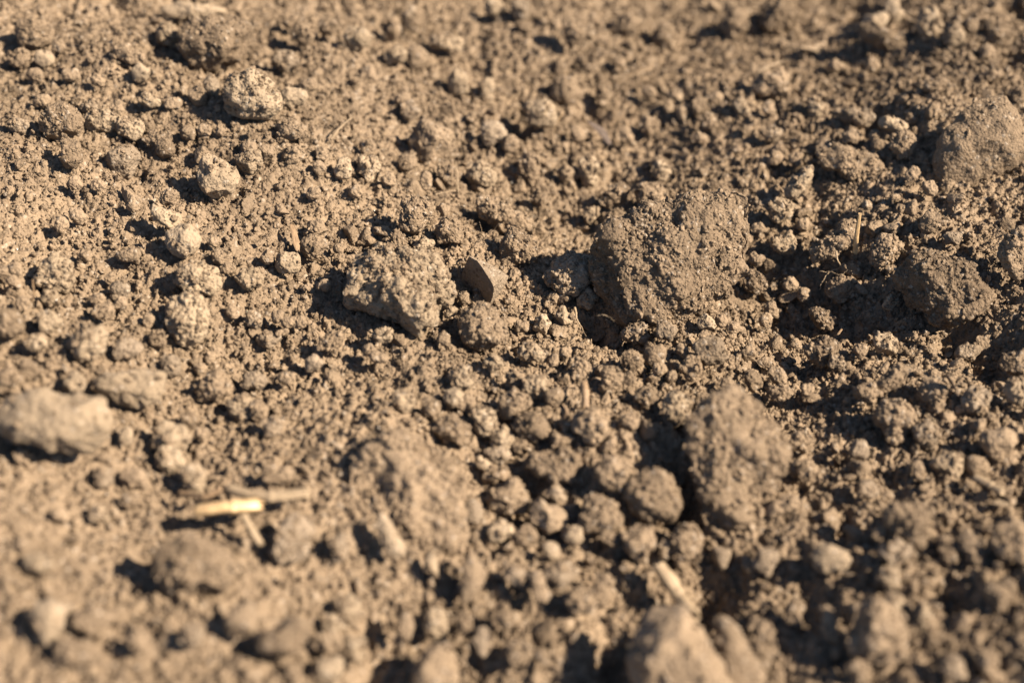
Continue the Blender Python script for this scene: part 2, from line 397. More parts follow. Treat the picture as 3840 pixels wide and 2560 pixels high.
 ('c', 5, 0, 0.4, 265.3, 9.8, 47, 2.9, [45, 44, 43, 42, 47, 40, 39, 44, 39, 40, 46, 46, 47, 35, 33, 40], 'fan-shaped clod with vertical dark cleft on its left', None),
 ('c', 6, 0, 99.9, 337.9, 6.6, 39, 3.7, [54, 76, 85, 71, 33, 29, 30, 37, 56, 79, 90, 64, 46, 37, 36, 42], 'rough clod with a pale straw sliver against its flank', None),
 ('c', 6, 0, 113.5, 329.8, 9.2, 39, 3.4, [48, 60, 54, 54, 52, 47, 49, 47, 52, 49, 54, 57, 62, 45, 40, 40], 'rugged two-peaked clod right of the straw sliver', None),
 ('c', 7, 0, 126.2, 311.7, 10.8, 40, 7.4, [131, 111, 102, 101, 112, 115, 129, 142, 144, 109, 89, 88, 103, 130, 139, 132], 'big dark-sided boulder clod, half in shade, right side', (-0.75, -0.25, 0.6, 0.42)),
 ('c', 6, 0, 147.5, 317.8, 19.2, 38, 3.3, [37, 39, 48, 80, 68, 64, 51, 46, 48, 48, 50, 57, 69, 80, 48, 39], 'clod cut by the right picture edge beside the dark-sided boulder', None),
 ('c', 5, 0, 94.2, 315.8, -5.3, 42, 2.5, [35, 29, 30, 31, 31, 37, 46, 49, 38, 29, 26, 27, 30, 38, 49, 44], 'oblong pale-grained clod lying in the middle of the valley', None),
 ('c', 6, 0, 89.7, 294.3, 2.1, 43, 3.0, [45, 56, 44, 41, 40, 37, 41, 45, 46, 48, 45, 42, 43, 38, 40, 42], 'lumpy clod on the near rim of the valley', None),
 ('c', 6, 0, 106.1, 276.3, 8.7, 44, 2.6, [41, 44, 47, 44, 36, 29, 27, 30, 37, 50, 51, 39, 36, 30, 29, 33], 'egg-shaped clod standing before the valley, shaded underneath', None),
 ('c', 5, 0, 98.4, 273.1, 6.2, 44, 2.4, [39, 36, 37, 31, 29, 31, 35, 39, 37, 35, 36, 30, 30, 35, 36, 34], 'rounded clod in front and left of the egg-shaped one', None),
 ('b', 4, 0, 92.3, 280.0, 4.5, 44, 0.9, [12, 14, 19, 25, 18, 12, 10, 9, 10, 14, 23, 24, 17, 12, 11, 11], 'tiny pointed shard standing left of the egg-shaped clod', None),
 ('b', 6, 0, 141.5, 282.8, 8.6, 42, 2.7, [33, 36, 46, 46, 35, 33, 36, 39, 47, 41, 38, 42, 38, 40, 46, 36], 'shaded angular block cut by the right edge below the boulder', None),
 ('c', 5, 0, 104.6, 264.2, 6.6, 45, 3.8, [63, 62, 53, 48, 48, 50, 56, 57, 58, 62, 55, 56, 48, 48, 51, 55], 'large lumpy clod in the lower right, below the egg-shaped one', None),
 ('s', 5, 2, -103.4, 184.6, 25.3, 51, 2.9, [36, 42, 51, 51, 48, 47, 42, 41, 43, 43, 47, 47, 52, 51, 43, 36], 'smooth rounded stone near the bottom corner', None),
 ('b', 5, 0, -51.4, 184.0, 19.1, 55, 3.7, [52, 65, 67, 51, 42, 37, 38, 46, 64, 62, 58, 50, 50, 42, 41, 44], 'blocky clod with creased front near the bottom edge', None),
 ('s', 5, 0, -61.3, 187.9, 20.9, 54, 2.6, [36, 41, 40, 47, 41, 39, 33, 32, 37, 45, 45, 40, 40, 36, 38, 38], 'rounded lump behind the creased blocky clod', None),
 ('c', 5, 0, -74.0, 201.5, 21.6, 51, 5.4, [93, 83, 69, 67, 70, 75, 80, 89, 86, 87, 78, 70, 64, 69, 80, 91], 'broad low mound of crusted soil in the lower left', None),
 ('s', 5, 2, -30.0, 217.8, 13.4, 52, 2.0, [22, 19, 19, 22, 37, 63, 45, 30, 26, 24, 25, 32, 45, 54, 55, 33], 'slender pale pebble lying at a slant on blurry crust', None),
 ('c', 5, 0, -3.9, 245.7, 3.6, 49, 2.3, [40, 40, 35, 32, 27, 27, 32, 33, 38, 42, 35, 32, 26, 25, 29, 36], 'small rounded clod at the right rim of the pale plate', None),
 ('b', 4, 2, -7.7, 247.9, 5.8, 49, 1.4, [23, 16, 14, 15, 18, 29, 26, 24, 20, 17, 17, 18, 19, 24, 27, 24], 'tiny pale chip above the rounded clod beside the plate', None),
 ('c', 5, 0, 11.5, 246.5, 6.7, 49, 4.1, [73, 70, 53, 47, 44, 47, 59, 71, 77, 61, 46, 43, 48, 52, 68, 66], 'wide clod heading the trio left of the black shadow', None),
 ('c', 5, 0, 25.8, 240.7, 9.9, 49, 3.3, [51, 50, 44, 43, 44, 43, 49, 57, 52, 41, 38, 40, 51, 51, 48, 48], 'shaded clod with a lit top in the middle of the trio', None),
 ('c', 5, 0, 36.4, 235.3, 7.3, 50, 4.8, [68, 64, 71, 70, 67, 66, 66, 71, 76, 75, 66, 61, 62, 67, 75, 77], 'rough brown clod nearest the black shadow of the tall clod', None),
 ('c', 5, 0, -1.0, 238.5, 2.5, 50, 3.6, [55, 50, 49, 57, 46, 44, 47, 57, 57, 53, 49, 45, 48, 47, 54, 55], 'lumpy clod downhill of the small rounded clod beside the plate', None),
 ('s', 5, 0, 9.2, 231.6, 4.5, 51, 3.0, [47, 40, 34, 30, 32, 63, 58, 44, 41, 43, 38, 39, 45, 45, 52, 53], 'drop-shaped smooth clod with a small knob on top', None),
 ('c', 5, 0, 31.7, 222.9, 4.2, 52, 3.0, [44, 43, 50, 41, 38, 40, 42, 50, 44, 41, 39, 40, 42, 50, 40, 39], 'heart-shaped clod in the lower centre above the woody straw', None),
 ('c', 5, 0, 22.5, 230.1, 5.6, 51, 3.5, [55, 47, 44, 48, 56, 57, 52, 47, 50, 53, 57, 48, 47, 48, 57, 57], 'crumbly lump between the drop-shaped and the rough brown clod', None),
 ('b', 5, 0, 6.7, 207.5, 6.8, 54, 1.6, [20, 18, 20, 24, 38, 41, 31, 26, 21, 20, 22, 29, 36, 42, 35, 25], 'lean pointed shard pointing upward in the lower centre', None),
 ('s', 5, 0, -9.7, 209.3, 7.2, 53, 2.2, [31, 41, 41, 48, 65, 46, 29, 24, 24, 27, 39, 63, 59, 37, 30, 28], 'tall ridge-shaped clod in the blurry foreground crust', None),
 ('s', 5, 0, -17.7, 185.2, 4.4, 57, 3.9, [52, 55, 61, 69, 62, 61, 54, 52, 57, 62, 64, 58, 62, 58, 63, 57], 'broad rounded clod cut by the bottom edge near the middle', None),
 ('c', 5, 0, 44.1, 223.7, 2.4, 52, 3.1, [43, 49, 47, 52, 50, 54, 47, 47, 45, 41, 44, 56, 54, 51, 45, 44], 'crumbly clod at the foot of the black shadow, above the woody straw', None),
 ('s', 5, 0, 52.2, 186.9, 8.0, 55, 3.4, [40, 35, 39, 52, 93, 118, 71, 44, 37, 37, 44, 67, 99, 105, 85, 56], 'finger-like slab beside the big leaning slab, bottom edge', None),
 ('c', 5, 0, 59.6, 192.5, 5.3, 55, 2.2, [24, 28, 40, 50, 54, 44, 32, 29, 30, 30, 35, 45, 62, 47, 29, 24], 'small finger-shaped clod right of the finger-like slab', None),
 ('c', 5, 0, 84.9, 189.8, 12.4, 53, 4.5, [61, 60, 69, 72, 77, 77, 69, 64, 63, 74, 70, 68, 66, 75, 78, 71], 'large rounded blurry clod near the bottom right', None),
 ('c', 5, 0, 98.3, 221.9, 13.4, 49, 3.9, [57, 59, 51, 51, 49, 53, 66, 70, 59, 50, 45, 47, 52, 67, 62, 62], 'triangular clod with shadowed hollow on its left, right foreground', None),
 ('c', 5, 0, 121.1, 214.1, 15.3, 48, 3.2, [41, 44, 44, 48, 48, 50, 51, 50, 49, 41, 41, 46, 45, 52, 58, 44], 'shaded-sided clod at the right edge of the foreground', None),
 ('c', 5, 1, -53.5, 214.0, 16.3, 51, 3.2, [47, 57, 57, 58, 61, 51, 45, 49, 49, 49, 61, 63, 53, 53, 50, 43], 'small clod right of the broad low crusted mound', None),
 ('b', 5, 0, -96.8, 178.7, 21.7, 53, 2.8, [48, 43, 43, 36, 31, 40, 49, 44, 45, 47, 40, 37, 38, 37, 41, 51], 'small clod in front and right of the smooth bottom-corner stone', None),
 ('s', 5, 0, 129.2, 252.2, 9.5, 45, 3.0, [56, 55, 48, 41, 38, 39, 46, 57, 57, 45, 41, 45, 46, 42, 41, 47], 'second nearest small clod in front of the shaded right-edge block', None),
 ('c', 5, 2, -112.4, 270.3, 28.0, 42, 3.0, [48, 60, 56, 44, 44, 42, 41, 50, 55, 50, 54, 53, 40, 39, 47, 46], 'small clod behind and left of the smooth tan slab', None),
 ('c', 5, 2, -88.7, 247.7, 15.7, 46, 2.9, [50, 48, 43, 41, 43, 46, 47, 43, 42, 46, 47, 45, 44, 43, 40, 44], 'nearest small clod in front and right of the smooth tan slab', None),
 ('c', 5, 0, -94.6, 186.8, 22.3, 52, 2.5, [44, 43, 40, 38, 35, 33, 35, 40, 44, 43, 40, 39, 35, 32, 35, 40], 'small clod right of the smooth bottom-corner stone', None),
 ('s', 5, 2, 78.5, 214.8, 8.0, 51, 2.7, [48, 42, 36, 37, 40, 42, 44, 44, 44, 42, 39, 38, 40, 41, 41, 46], 'small clod behind and left of the large blurry bottom-right clod', None),
 ('b', 5, 1, 56.4, 288.1, 7.8, 44, 3.1, [47, 43, 48, 51, 46, 42, 47, 54, 51, 43, 46, 51, 45, 41, 50, 55], 'second nearest small clod in front and right of the largest rough clod', None),
 ('b', 5, 1, -120.0, 353.8, 25.7, 35, 3.4, [54, 56, 56, 57, 56, 51, 47, 52, 61, 60, 52, 50, 55, 56, 52, 51], 'small clod right of the small upright angular clod', None),
 ('c', 5, 2, 44.9, 264.8, 8.8, 46, 2.6, [39, 46, 46, 45, 51, 51, 44, 38, 38, 42, 48, 50, 49, 49, 44, 37], 'small clod behind and left of the tall clod with black shadow', None),
 ('s', 5, 0, 19.5, 427.0, 2.1, 34, 3.6, [61, 49, 53, 56, 49, 53, 57, 51, 54, 64, 57, 49, 49, 49, 53, 65], 'small clod behind and right of the pale overhanging clod', None),
 ('c', 5, 0, 17.0, 205.4, 4.5, 54, 2.4, [37, 41, 39, 34, 35, 37, 35, 36, 39, 39, 39, 37, 34, 35, 37, 36], 'small clod right of the lean pointed shard', None),
 ('c', 5, 1, 11.6, 211.6, 6.1, 53, 2.4, [43, 39, 34, 32, 33, 36, 40, 42, 41, 39, 36, 32, 32, 36, 39, 41], 'small clod behind and right of the lean pointed shard', None),
 ('s', 5, 2, -42.3, 182.4, 9.3, 56, 2.3, [34, 39, 40, 35, 32, 30, 29, 35, 41, 39, 33, 32, 33, 34, 33, 32], 'small clod in front and right of the creased blocky clod', None),
 ('b', 5, 2, -88.3, 241.8, 14.3, 47, 2.5, [41, 34, 37, 40, 39, 40, 37, 33, 41, 46, 38, 35, 37, 36, 37, 45], 'second nearest small clod in front and right of the smooth tan slab', None),
 ('c', 5, 0, 115.9, 272.2, 8.0, 44, 2.6, [40, 41, 42, 41, 38, 36, 39, 44, 44, 41, 39, 38, 38, 40, 42, 41], 'small clod behind and right of the large lumpy lower-right clod', None),
 ('c', 5, 0, 112.8, 215.5, 12.0, 49, 2.1, [30, 30, 31, 33, 43, 48, 37, 31, 33, 30, 28, 36, 45, 42, 38, 35], 'small clod left of the shaded right-edge foreground clod', None),
 ('c', 5, 2, -7.5, 260.4, 9.0, 47, 2.2, [32, 32, 36, 41, 45, 48, 45, 37, 30, 31, 37, 42, 46, 47, 42, 36], 'small clod right of the dome-like foreground clod', None),
 ('c', 5, 0, 43.0, 467.0, 3.8, 31, 3.6, [66, 68, 57, 49, 47, 44, 43, 52, 69, 71, 59, 48, 44, 44, 47, 55], 'nearest small clod right of the blurry pillar-like clod', None),
 ('c', 5, 0, 84.4, 469.4, 3.0, 31, 3.2, [45, 46, 57, 61, 61, 63, 51, 42, 47, 51, 51, 62, 68, 55, 49, 49], 'small clod left of the blurry rounded top clod', None),
 ('c', 5, 2, 149.5, 445.1, 18.5, 30, 3.0, [43, 40, 47, 58, 62, 57, 50, 46, 45, 45, 48, 55, 57, 55, 54, 51], 'nearest small clod right of the long low top slab', None),
 ('c', 5, 2, 115.8, 248.1, 5.2, 46, 2.4, [40, 43, 40, 35, 32, 31, 35, 45, 48, 40, 33, 33, 34, 37, 38, 38], 'small clod behind and right of the triangular clod', None),
 ('c', 5, 0, 101.6, 325.7, -2.0, 41, 2.9, [48, 48, 47, 39, 38, 40, 40, 45, 52, 47, 44, 47, 38, 32, 41, 51], 'small clod behind and right of the oblong valley clod', None),
 ('c', 5, 1, 94.2, 214.1, 11.4, 50, 2.2, [38, 37, 33, 31, 30, 29, 32, 40, 42, 38, 33, 27, 27, 32, 38, 38], 'small clod in front of the triangular clod', None),
 ('s', 5, 1, 63.7, 218.2, 2.9, 52, 2.3, [38, 36, 35, 35, 32, 34, 38, 35, 34, 37, 34, 31, 38, 38, 31, 33], 'small clod in front of the tall clod with black shadow', None),
 ('b', 5, 2, -18.2, 199.3, 3.2, 55, 2.1, [32, 33, 34, 35, 34, 34, 34, 33, 30, 29, 32, 39, 40, 34, 29, 30], 'small clod behind the broad bottom-edge clod', None),
 ('c', 5, 0, 1.4, 191.7, 2.2, 56, 2.1, [34, 33, 32, 31, 31, 33, 34, 34, 34, 32, 32, 32, 32, 32, 33, 34], 'second nearest small clod in front of the lean pointed shard', None),
 ('c', 5, 0, -129.4, 256.1, 28.2, 42, 2.3, [36, 40, 37, 35, 37, 36, 37, 39, 38, 36, 36, 36, 37, 40, 38, 33], 'second nearest small clod behind and left of the biggest smooth pale stone', None),
 ('c', 5, 2, -80.5, 235.1, 14.9, 48, 2.1, [29, 29, 31, 35, 40, 40, 37, 37, 32, 25, 27, 38, 43, 41, 38, 33], 'small clod behind the broad low crusted mound', None),
 ('b', 5, 2, -109.6, 200.9, 24.5, 49, 2.1, [39, 37, 33, 29, 26, 27, 33, 35, 34, 34, 33, 31, 29, 27, 27, 32], 'small clod behind the smooth bottom-corner stone', None),
 ('c', 5, 2, -39.2, 200.3, 8.0, 54, 2.0, [29, 29, 29, 36, 39, 32, 31, 33, 30, 26, 29, 34, 38, 38, 32, 28], 'small clod behind and right of the creased blocky clod', None),
 ('c', 5, 2, -72.0, 261.8, 12.3, 46, 2.3, [42, 37, 33, 34, 37, 37, 38, 42, 43, 37, 33, 34, 36, 37, 39, 42], 'nearest small clod in front and right of the blurry clod beside the tan slab', None),
 ('c', 5, 1, 111.6, 258.0, 6.1, 45, 2.3, [34, 33, 34, 38, 40, 37, 36, 36, 35, 33, 32, 36, 41, 41, 37, 34], 'small clod in front and right of the large lumpy lower-right clod', None),
 ('c', 5, 2, -10.2, 373.7, 5.2, 37, 2.9, [47, 46, 44, 42, 44, 47, 49, 49, 48, 45, 44, 43, 44, 47, 49, 49], 'small clod behind and left of the elongated pitted-top clod', None),
 ('c', 5, 1, 100.4, 181.1, 11.4, 53, 1.9, [30, 27, 28, 30, 31, 31, 29, 29, 31, 33, 32, 28, 25, 28, 34, 35], 'small clod in front and right of the large blurry bottom-right clod', None),
 ('c', 5, 0, 114.8, 199.7, 13.8, 50, 2.0, [32, 27, 27, 31, 32, 33, 33, 31, 30, 28, 27, 31, 35, 32, 29, 32], 'small clod in front of the shaded right-edge foreground clod', None),
 ('c', 5, 2, 137.5, 269.0, 11.3, 43, 2.2, [35, 36, 34, 35, 37, 38, 36, 34, 34, 34, 34, 36, 39, 37, 34, 34], 'nearest small clod in front of the shaded right-edge block', None),
 ('c', 5, 0, 125.8, 373.6, 17.0, 35, 2.6, [37, 42, 47, 49, 45, 40, 38, 38, 39, 41, 43, 46, 48, 45, 38, 35], 'small clod in front and right of the flat-topped overhanging clod', None),
 ('c', 5, 0, -42.9, 189.2, 9.6, 55, 2.0, [35, 39, 34, 27, 25, 24, 27, 33, 36, 34, 34, 31, 24, 24, 28, 31], 'nearest small clod right of the creased blocky clod', None),
 ('c', 5, 1, 126.7, 268.5, 8.8, 43, 2.3, [39, 39, 37, 35, 34, 33, 31, 34, 40, 40, 36, 36, 35, 31, 31, 36], 'small clod in front and left of the shaded right-edge block', None),
 ('c', 5, 2, -129.1, 369.5, 29.4, 34, 2.5, [55, 49, 39, 36, 36, 36, 40, 47, 53, 50, 41, 34, 35, 39, 40, 46], 'nearest small clod right of the furrowed cracked clod', None),
 ('c', 5, 2, 26.2, 384.9, -2.0, 37, 2.5, [35, 36, 40, 46, 52, 52, 46, 39, 35, 34, 39, 48, 53, 51, 46, 38], 'nearest small clod behind and left of the knobbly clod with attached nodule', None),
 ('c', 5, 0, 27.4, 275.9, 9.0, 45, 2.1, [33, 34, 35, 38, 40, 39, 37, 31, 26, 30, 41, 45, 40, 35, 31, 31], 'nearest small clod behind and right of the clod before the straw stub', None),
 ('c', 5, 0, 22.0, 208.2, 3.8, 54, 1.7, [24, 25, 35, 48, 40, 30, 26, 23, 23, 27, 35, 44, 42, 31, 24, 24], 'small clod in front and left of the heart-shaped clod', None),
 ('c', 5, 2, -37.1, 190.3, 6.1, 56, 1.8, [25, 27, 32, 32, 30, 32, 32, 27, 27, 31, 30, 28, 31, 34, 32, 28], 'third nearest small clod right of the creased blocky clod', None),
 ('c', 5, 2, -120.3, 367.4, 28.0, 34, 2.6, [50, 47, 41, 34, 32, 37, 45, 47, 50, 47, 38, 34, 36, 38, 41, 47], 'second nearest small clod right of the furrowed cracked clod', None),
 ('c', 5, 0, -20.6, 371.3, 7.1, 37, 2.6, [44, 43, 43, 45, 44, 43, 45, 41, 39, 43, 44, 43, 47, 47, 39, 39], 'small clod in front and right of the broad facetted clod', None),
 ('c', 5, 2, 85.5, 353.7, 6.5, 38, 2.7, [40, 49, 45, 35, 37, 39, 34, 38, 47, 44, 42, 41, 35, 34, 40, 39], 'small clod in front and left of the propped elongated chip', None),
 ('c', 5, 0, 107.1, 215.7, 10.5, 49, 1.8, [25, 24, 27, 33, 39, 38, 32, 28, 26, 25, 26, 32, 39, 39, 33, 28], 'small clod in front and right of the triangular clod', None),
 ('s', 5, 2, 141.7, 463.0, 11.5, 30, 2.8, [41, 36, 35, 44, 59, 63, 52, 44, 39, 35, 36, 48, 59, 57, 50, 46], 'small clod behind the long low top slab', None),
 ('c', 5, 0, 5.5, 383.1, 1.9, 37, 2.4, [32, 40, 45, 48, 50, 46, 39, 34, 33, 38, 45, 48, 48, 48, 42, 32], 'small clod in front of the pale overhanging clod', None),
 ('c', 5, 0, 108.2, 182.0, 13.1, 53, 1.7, [25, 25, 27, 30, 34, 34, 27, 24, 25, 25, 25, 33, 38, 31, 26, 25], 'small clod right of the large blurry bottom-right clod', None),
 ('s', 5, 0, -95.8, 234.7, 15.4, 47, 2.0, [38, 38, 33, 25, 24, 28, 28, 31, 39, 39, 32, 29, 25, 22, 29, 37], 'second nearest little clod in front and right of the biggest smooth pale stone', None),
 ('b', 5, 0, 57.6, 466.0, 0.4, 32, 2.9, [43, 43, 45, 50, 53, 50, 43, 42, 44, 44, 44, 49, 54, 50, 44, 42], 'second nearest little clod right of the blurry pillar-like clod', None),
 ('b', 5, 1, -103.6, 272.9, 23.8, 42, 2.2, [45, 41, 34, 34, 30, 26, 31, 37, 38, 42, 39, 30, 28, 30, 29, 34], 'little clod behind the smooth tan slab', None),
 ('c', 5, 2, 109.0, 296.8, 2.4, 42, 2.3, [41, 37, 31, 32, 33, 32, 38, 42, 37, 36, 36, 31, 30, 35, 38, 38], 'little clod behind the egg-shaped clod', None),
 ('b', 5, 2, -66.0, 317.2, 15.9, 40, 2.3, [38, 38, 39, 35, 32, 35, 41, 40, 38, 40, 38, 34, 33, 37, 41, 41], 'little clod right of the lumpy clod with shaded cavity', None),
 ('c', 5, 2, 6.6, 272.3, 9.7, 46, 2.2, [35, 37, 38, 31, 27, 31, 36, 36, 35, 34, 33, 34, 32, 31, 32, 34], 'little clod behind and right of the fan-shaped clod', None),
 ('c', 5, 1, 36.6, 301.1, 2.6, 43, 2.3, [32, 32, 40, 41, 34, 31, 32, 35, 42, 42, 33, 30, 34, 37, 38, 37], 'little clod in front and left of the largest rough clod', None),
 ('c', 5, 2, 156.0, 435.9, 19.2, 30, 2.7, [42, 40, 42, 44, 45, 45, 43, 40, 41, 44, 44, 42, 43, 44, 44, 44], 'second nearest little clod right of the long low top slab', None),
 ('c', 5, 0, 171.5, 437.6, 19.4, 30, 2.7, [44, 47, 45, 40, 36, 42, 54, 49, 37, 37, 43, 44, 45, 46, 40, 39], 'second nearest little clod behind the huge dusty boulder-like clod', None),
 ('c', 5, 2, -14.0, 273.3, 11.7, 45, 2.1, [34, 32, 37, 41, 34, 30, 35, 37, 35, 35, 37, 36, 34, 33, 35, 37], 'second nearest little clod in front of the pitted round clod', None),
 ('s', 5, 1, -6.3, 395.1, 6.4, 36, 2.6, [45, 44, 44, 41, 40, 43, 46, 44, 40, 41, 47, 49, 41, 36, 42, 47], 'second nearest little clod in front and left of the pale overhanging clod', None),
 ('c', 5, 2, -3.0, 256.3, 6.8, 48, 2.1, [33, 30, 31, 33, 32, 34, 34, 32, 33, 33, 31, 31, 33, 33, 34, 35], 'little clod left of the round clod near the straw stub', None),
 ('s', 5, 0, 40.7, 286.8, 6.7, 44, 2.1, [30, 33, 38, 38, 33, 32, 35, 34, 34, 37, 35, 31, 33, 39, 37, 33], 'second nearest little clod in front of the largest rough clod', None),
 ('c', 5, 2, 91.5, 208.2, 10.0, 51, 1.8, [27, 28, 31, 33, 31, 28, 28, 28, 28, 29, 31, 30, 30, 31, 29, 27], 'little clod behind the large blurry bottom-right clod', None),
 ('b', 5, 0, 69.0, 203.1, 1.5, 53, 1.6, [21, 26, 33, 39, 37, 31, 25, 22, 21, 25, 32, 39, 40, 32, 24, 20], 'little clod behind and right of the small finger-shaped clod', None),
 ('c', 5, 0, -69.2, 368.7, 26.5, 35, 2.6, [49, 38, 32, 31, 31, 36, 45, 52, 48, 39, 32, 30, 32, 37, 44, 52], 'nearest little clod in front and right of the rounded knobbly upper clod', None),
 ('s', 5, 2, 133.7, 458.4, 10.4, 30, 3.0, [49, 55, 57, 43, 29, 32, 43, 46, 49, 57, 53, 41, 32, 32, 40, 47], 'little clod behind and left of the long low top slab', None),
 ('b', 5, 2, -18.3, 420.3, 9.8, 34, 2.7, [43, 46, 43, 40, 45, 47, 41, 40, 45, 45, 44, 44, 41, 41, 45, 44], 'little clod behind and right of the broad facetted clod', None),
 ('s', 5, 2, -70.9, 384.8, 27.6, 34, 2.5, [49, 49, 42, 34, 33, 37, 36, 38, 47, 49, 41, 38, 35, 32, 34, 42], 'little clod right of the rounded knobbly upper clod', None),
 ('c', 5, 2, -3.0, 226.5, 4.1, 52, 2.0, [33, 31, 29, 33, 33, 26, 24, 28, 32, 33, 33, 31, 29, 27, 26, 29], 'little clod in front of the lumpy clod downhill of the plate', None),
 ('c', 5, 2, -116.0, 417.1, 30.9, 31, 2.6, [44, 44, 41, 37, 39, 41, 41, 44, 45, 43, 42, 41, 38, 38, 43, 45], 'nearest little clod left of the big round top clod', None),
 ('c', 5, 2, -81.0, 354.2, 24.8, 36, 2.4, [40, 42, 42, 38, 33, 31, 34, 41, 46, 44, 38, 34, 33, 34, 38, 40], 'little clod behind and right of the isolated pale angular clod', None),
 ('c', 5, 1, 116.5, 396.9, 11.4, 34, 2.6, [59, 47, 33, 27, 26, 31, 45, 59, 56, 39, 31, 29, 31, 34, 38, 49], 'little clod left of the flat-topped overhanging clod', None),
 ('c', 5, 2, 85.7, 342.8, 1.3, 39, 2.4, [37, 35, 37, 37, 35, 32, 37, 44, 42, 36, 34, 33, 33, 37, 42, 41], 'little clod left of the clod with the straw sliver', None),
 ('c', 5, 0, 170.8, 401.3, 16.4, 32, 2.4, [38, 36, 39, 44, 42, 40, 42, 39, 35, 37, 39, 40, 44, 43, 38, 37], 'little clod behind and right of the huge dusty boulder-like clod', None),
 ('c', 5, 2, -45.7, 362.6, 16.7, 37, 2.3, [40, 38, 40, 36, 34, 44, 47, 38, 35, 35, 34, 41, 49, 40, 33, 38], 'second nearest little clod left of the broad facetted clod', None),
 ('b', 5, 0, -83.4, 181.4, 21.8, 53, 1.7, [27, 30, 27, 25, 26, 26, 25, 26, 27, 28, 28, 26, 24, 25, 26, 25], 'little clod in front and left of the broad low crusted mound', None),
 ('c', 5, 1, -71.5, 183.4, 21.3, 54, 1.7, [27, 27, 29, 26, 24, 26, 26, 24, 28, 32, 25, 23, 26, 27, 25, 26], 'little clod in front of the broad low crusted mound', None),
 ('b', 5, 2, -124.1, 277.6, 29.0, 41, 2.1, [40, 34, 27, 29, 33, 34, 36, 34, 31, 34, 34, 30, 32, 34, 30, 34], 'little clod right of the clod cut by the left edge', None),
 ('c', 5, 0, 3.4, 225.7, 3.2, 52, 1.9, [34, 32, 29, 31, 30, 26, 25, 31, 35, 34, 30, 26, 28, 30, 28, 29], 'little clod in front and left of the drop-shaped clod', None),
 ('c', 5, 2, -24.0, 446.5, 9.1, 32, 2.6, [69, 52, 35, 30, 33, 36, 40, 58, 71, 51, 36, 31, 31, 34, 43, 59], 'fourth nearest little clod right of the pale blocky top clod', None),
 ('c', 5, 2, 5.1, 287.8, 7.5, 44, 2.1, [44, 36, 30, 27, 26, 28, 35, 40, 40, 37, 32, 26, 26, 29, 33, 40], 'little clod in front and right of the pitted round clod', None),
 ('c', 5, 0, -60.0, 326.8, 13.9, 40, 2.2, [40, 38, 36, 39, 36, 33, 35, 35, 34, 39, 40, 36, 37, 36, 31, 34], 'little clod left of the big crumbling mound', None),
 ('c', 5, 0, 75.2, 196.1, 7.1, 53, 1.4, [19, 19, 20, 27, 42, 41, 28, 22, 18, 19, 21, 26, 40, 44, 28, 20], 'little clod left of the large blurry bottom-right clod', None),
 ('c', 5, 1, -42.0, 214.9, 12.8, 52, 1.6, [22, 27, 31, 35, 34, 28, 25, 24, 22, 22, 27, 37, 40, 32, 23, 19], 'little clod in front and left of the pale crusted plate', None),
 ('b', 4, 1, -7.0, 194.1, 3.7, 56, 1.6, [23, 23, 26, 31, 35, 33, 23, 20, 26, 25, 20, 31, 44, 31, 21, 22], 'second nearest little clod behind and right of the broad bottom-edge clod', None),
 ('s', 4, 0, -25.4, 197.8, 4.0, 55, 1.5, [20, 19, 22, 30, 40, 38, 28, 21, 19, 20, 24, 32, 38, 34, 27, 24], 'little clod behind and left of the broad bottom-edge clod', None),
 ('c', 4, 1, 0.7, 211.6, 6.1, 53, 1.8, [32, 27, 25, 26, 26, 26, 30, 32, 31, 28, 25, 25, 27, 28, 28, 31], 'little clod behind and left of the lean pointed shard', None),
 ('c', 4, 0, 79.7, 182.3, 8.9, 55, 1.6, [24, 27, 26, 24, 25, 25, 27, 33, 27, 20, 23, 28, 26, 28, 29, 24], 'little clod in front and left of the large blurry bottom-right clod', None),
 ('c', 5, 0, 75.8, 331.4, -4.6, 41, 2.3, [36, 32, 32, 34, 36, 38, 38, 36, 34, 34, 33, 34, 37, 37, 36, 38], 'little clod right of the largest rough clod', None),
 ('s', 4, 0, -33.0, 429.0, 13.9, 33, 2.4, [41, 38, 35, 40, 46, 48, 48, 42, 33, 34, 42, 45, 45, 46, 41, 39], 'third nearest little clod right of the pale blocky top clod', None),
 ('c', 4, 0, -125.0, 400.0, 34.0, 31, 2.5, [47, 37, 31, 27, 28, 33, 43, 59, 54, 36, 28, 27, 28, 34, 47, 58], 'third nearest little clod left of the big round top clod', None),
 ('s', 4, 0, 122.9, 247.4, 5.5, 46, 1.9, [31, 30, 29, 25, 26, 33, 35, 31, 30, 29, 27, 27, 28, 30, 32, 33], 'little clod behind and left of the shaded right-edge foreground clod', None),
 ('c', 4, 1, 11.5, 240.3, 2.7, 50, 2.0, [33, 34, 28, 23, 25, 31, 32, 31, 31, 31, 29, 26, 26, 28, 31, 31], 'little clod behind the drop-shaped clod', None),
 ('c', 5, 0, 37.2, 269.2, 8.8, 46, 2.0, [33, 30, 31, 28, 26, 30, 33, 34, 36, 30, 25, 29, 33, 28, 30, 37], 'second nearest little clod behind and right of the clod before the straw stub', None),
 ('c', 5, 0, 50.3, 282.0, 7.1, 45, 2.0, [30, 30, 31, 33, 35, 35, 31, 28, 30, 31, 29, 33, 38, 35, 29, 29], 'fourth nearest little clod in front of the largest rough clod', None),
 ('c', 4, 1, -76.4, 412.0, 23.9, 32, 2.5, [43, 41, 38, 38, 37, 37, 42, 45, 42, 39, 39, 38, 37, 39, 40, 42], 'little clod behind and right of the rounded knobbly upper clod', None),
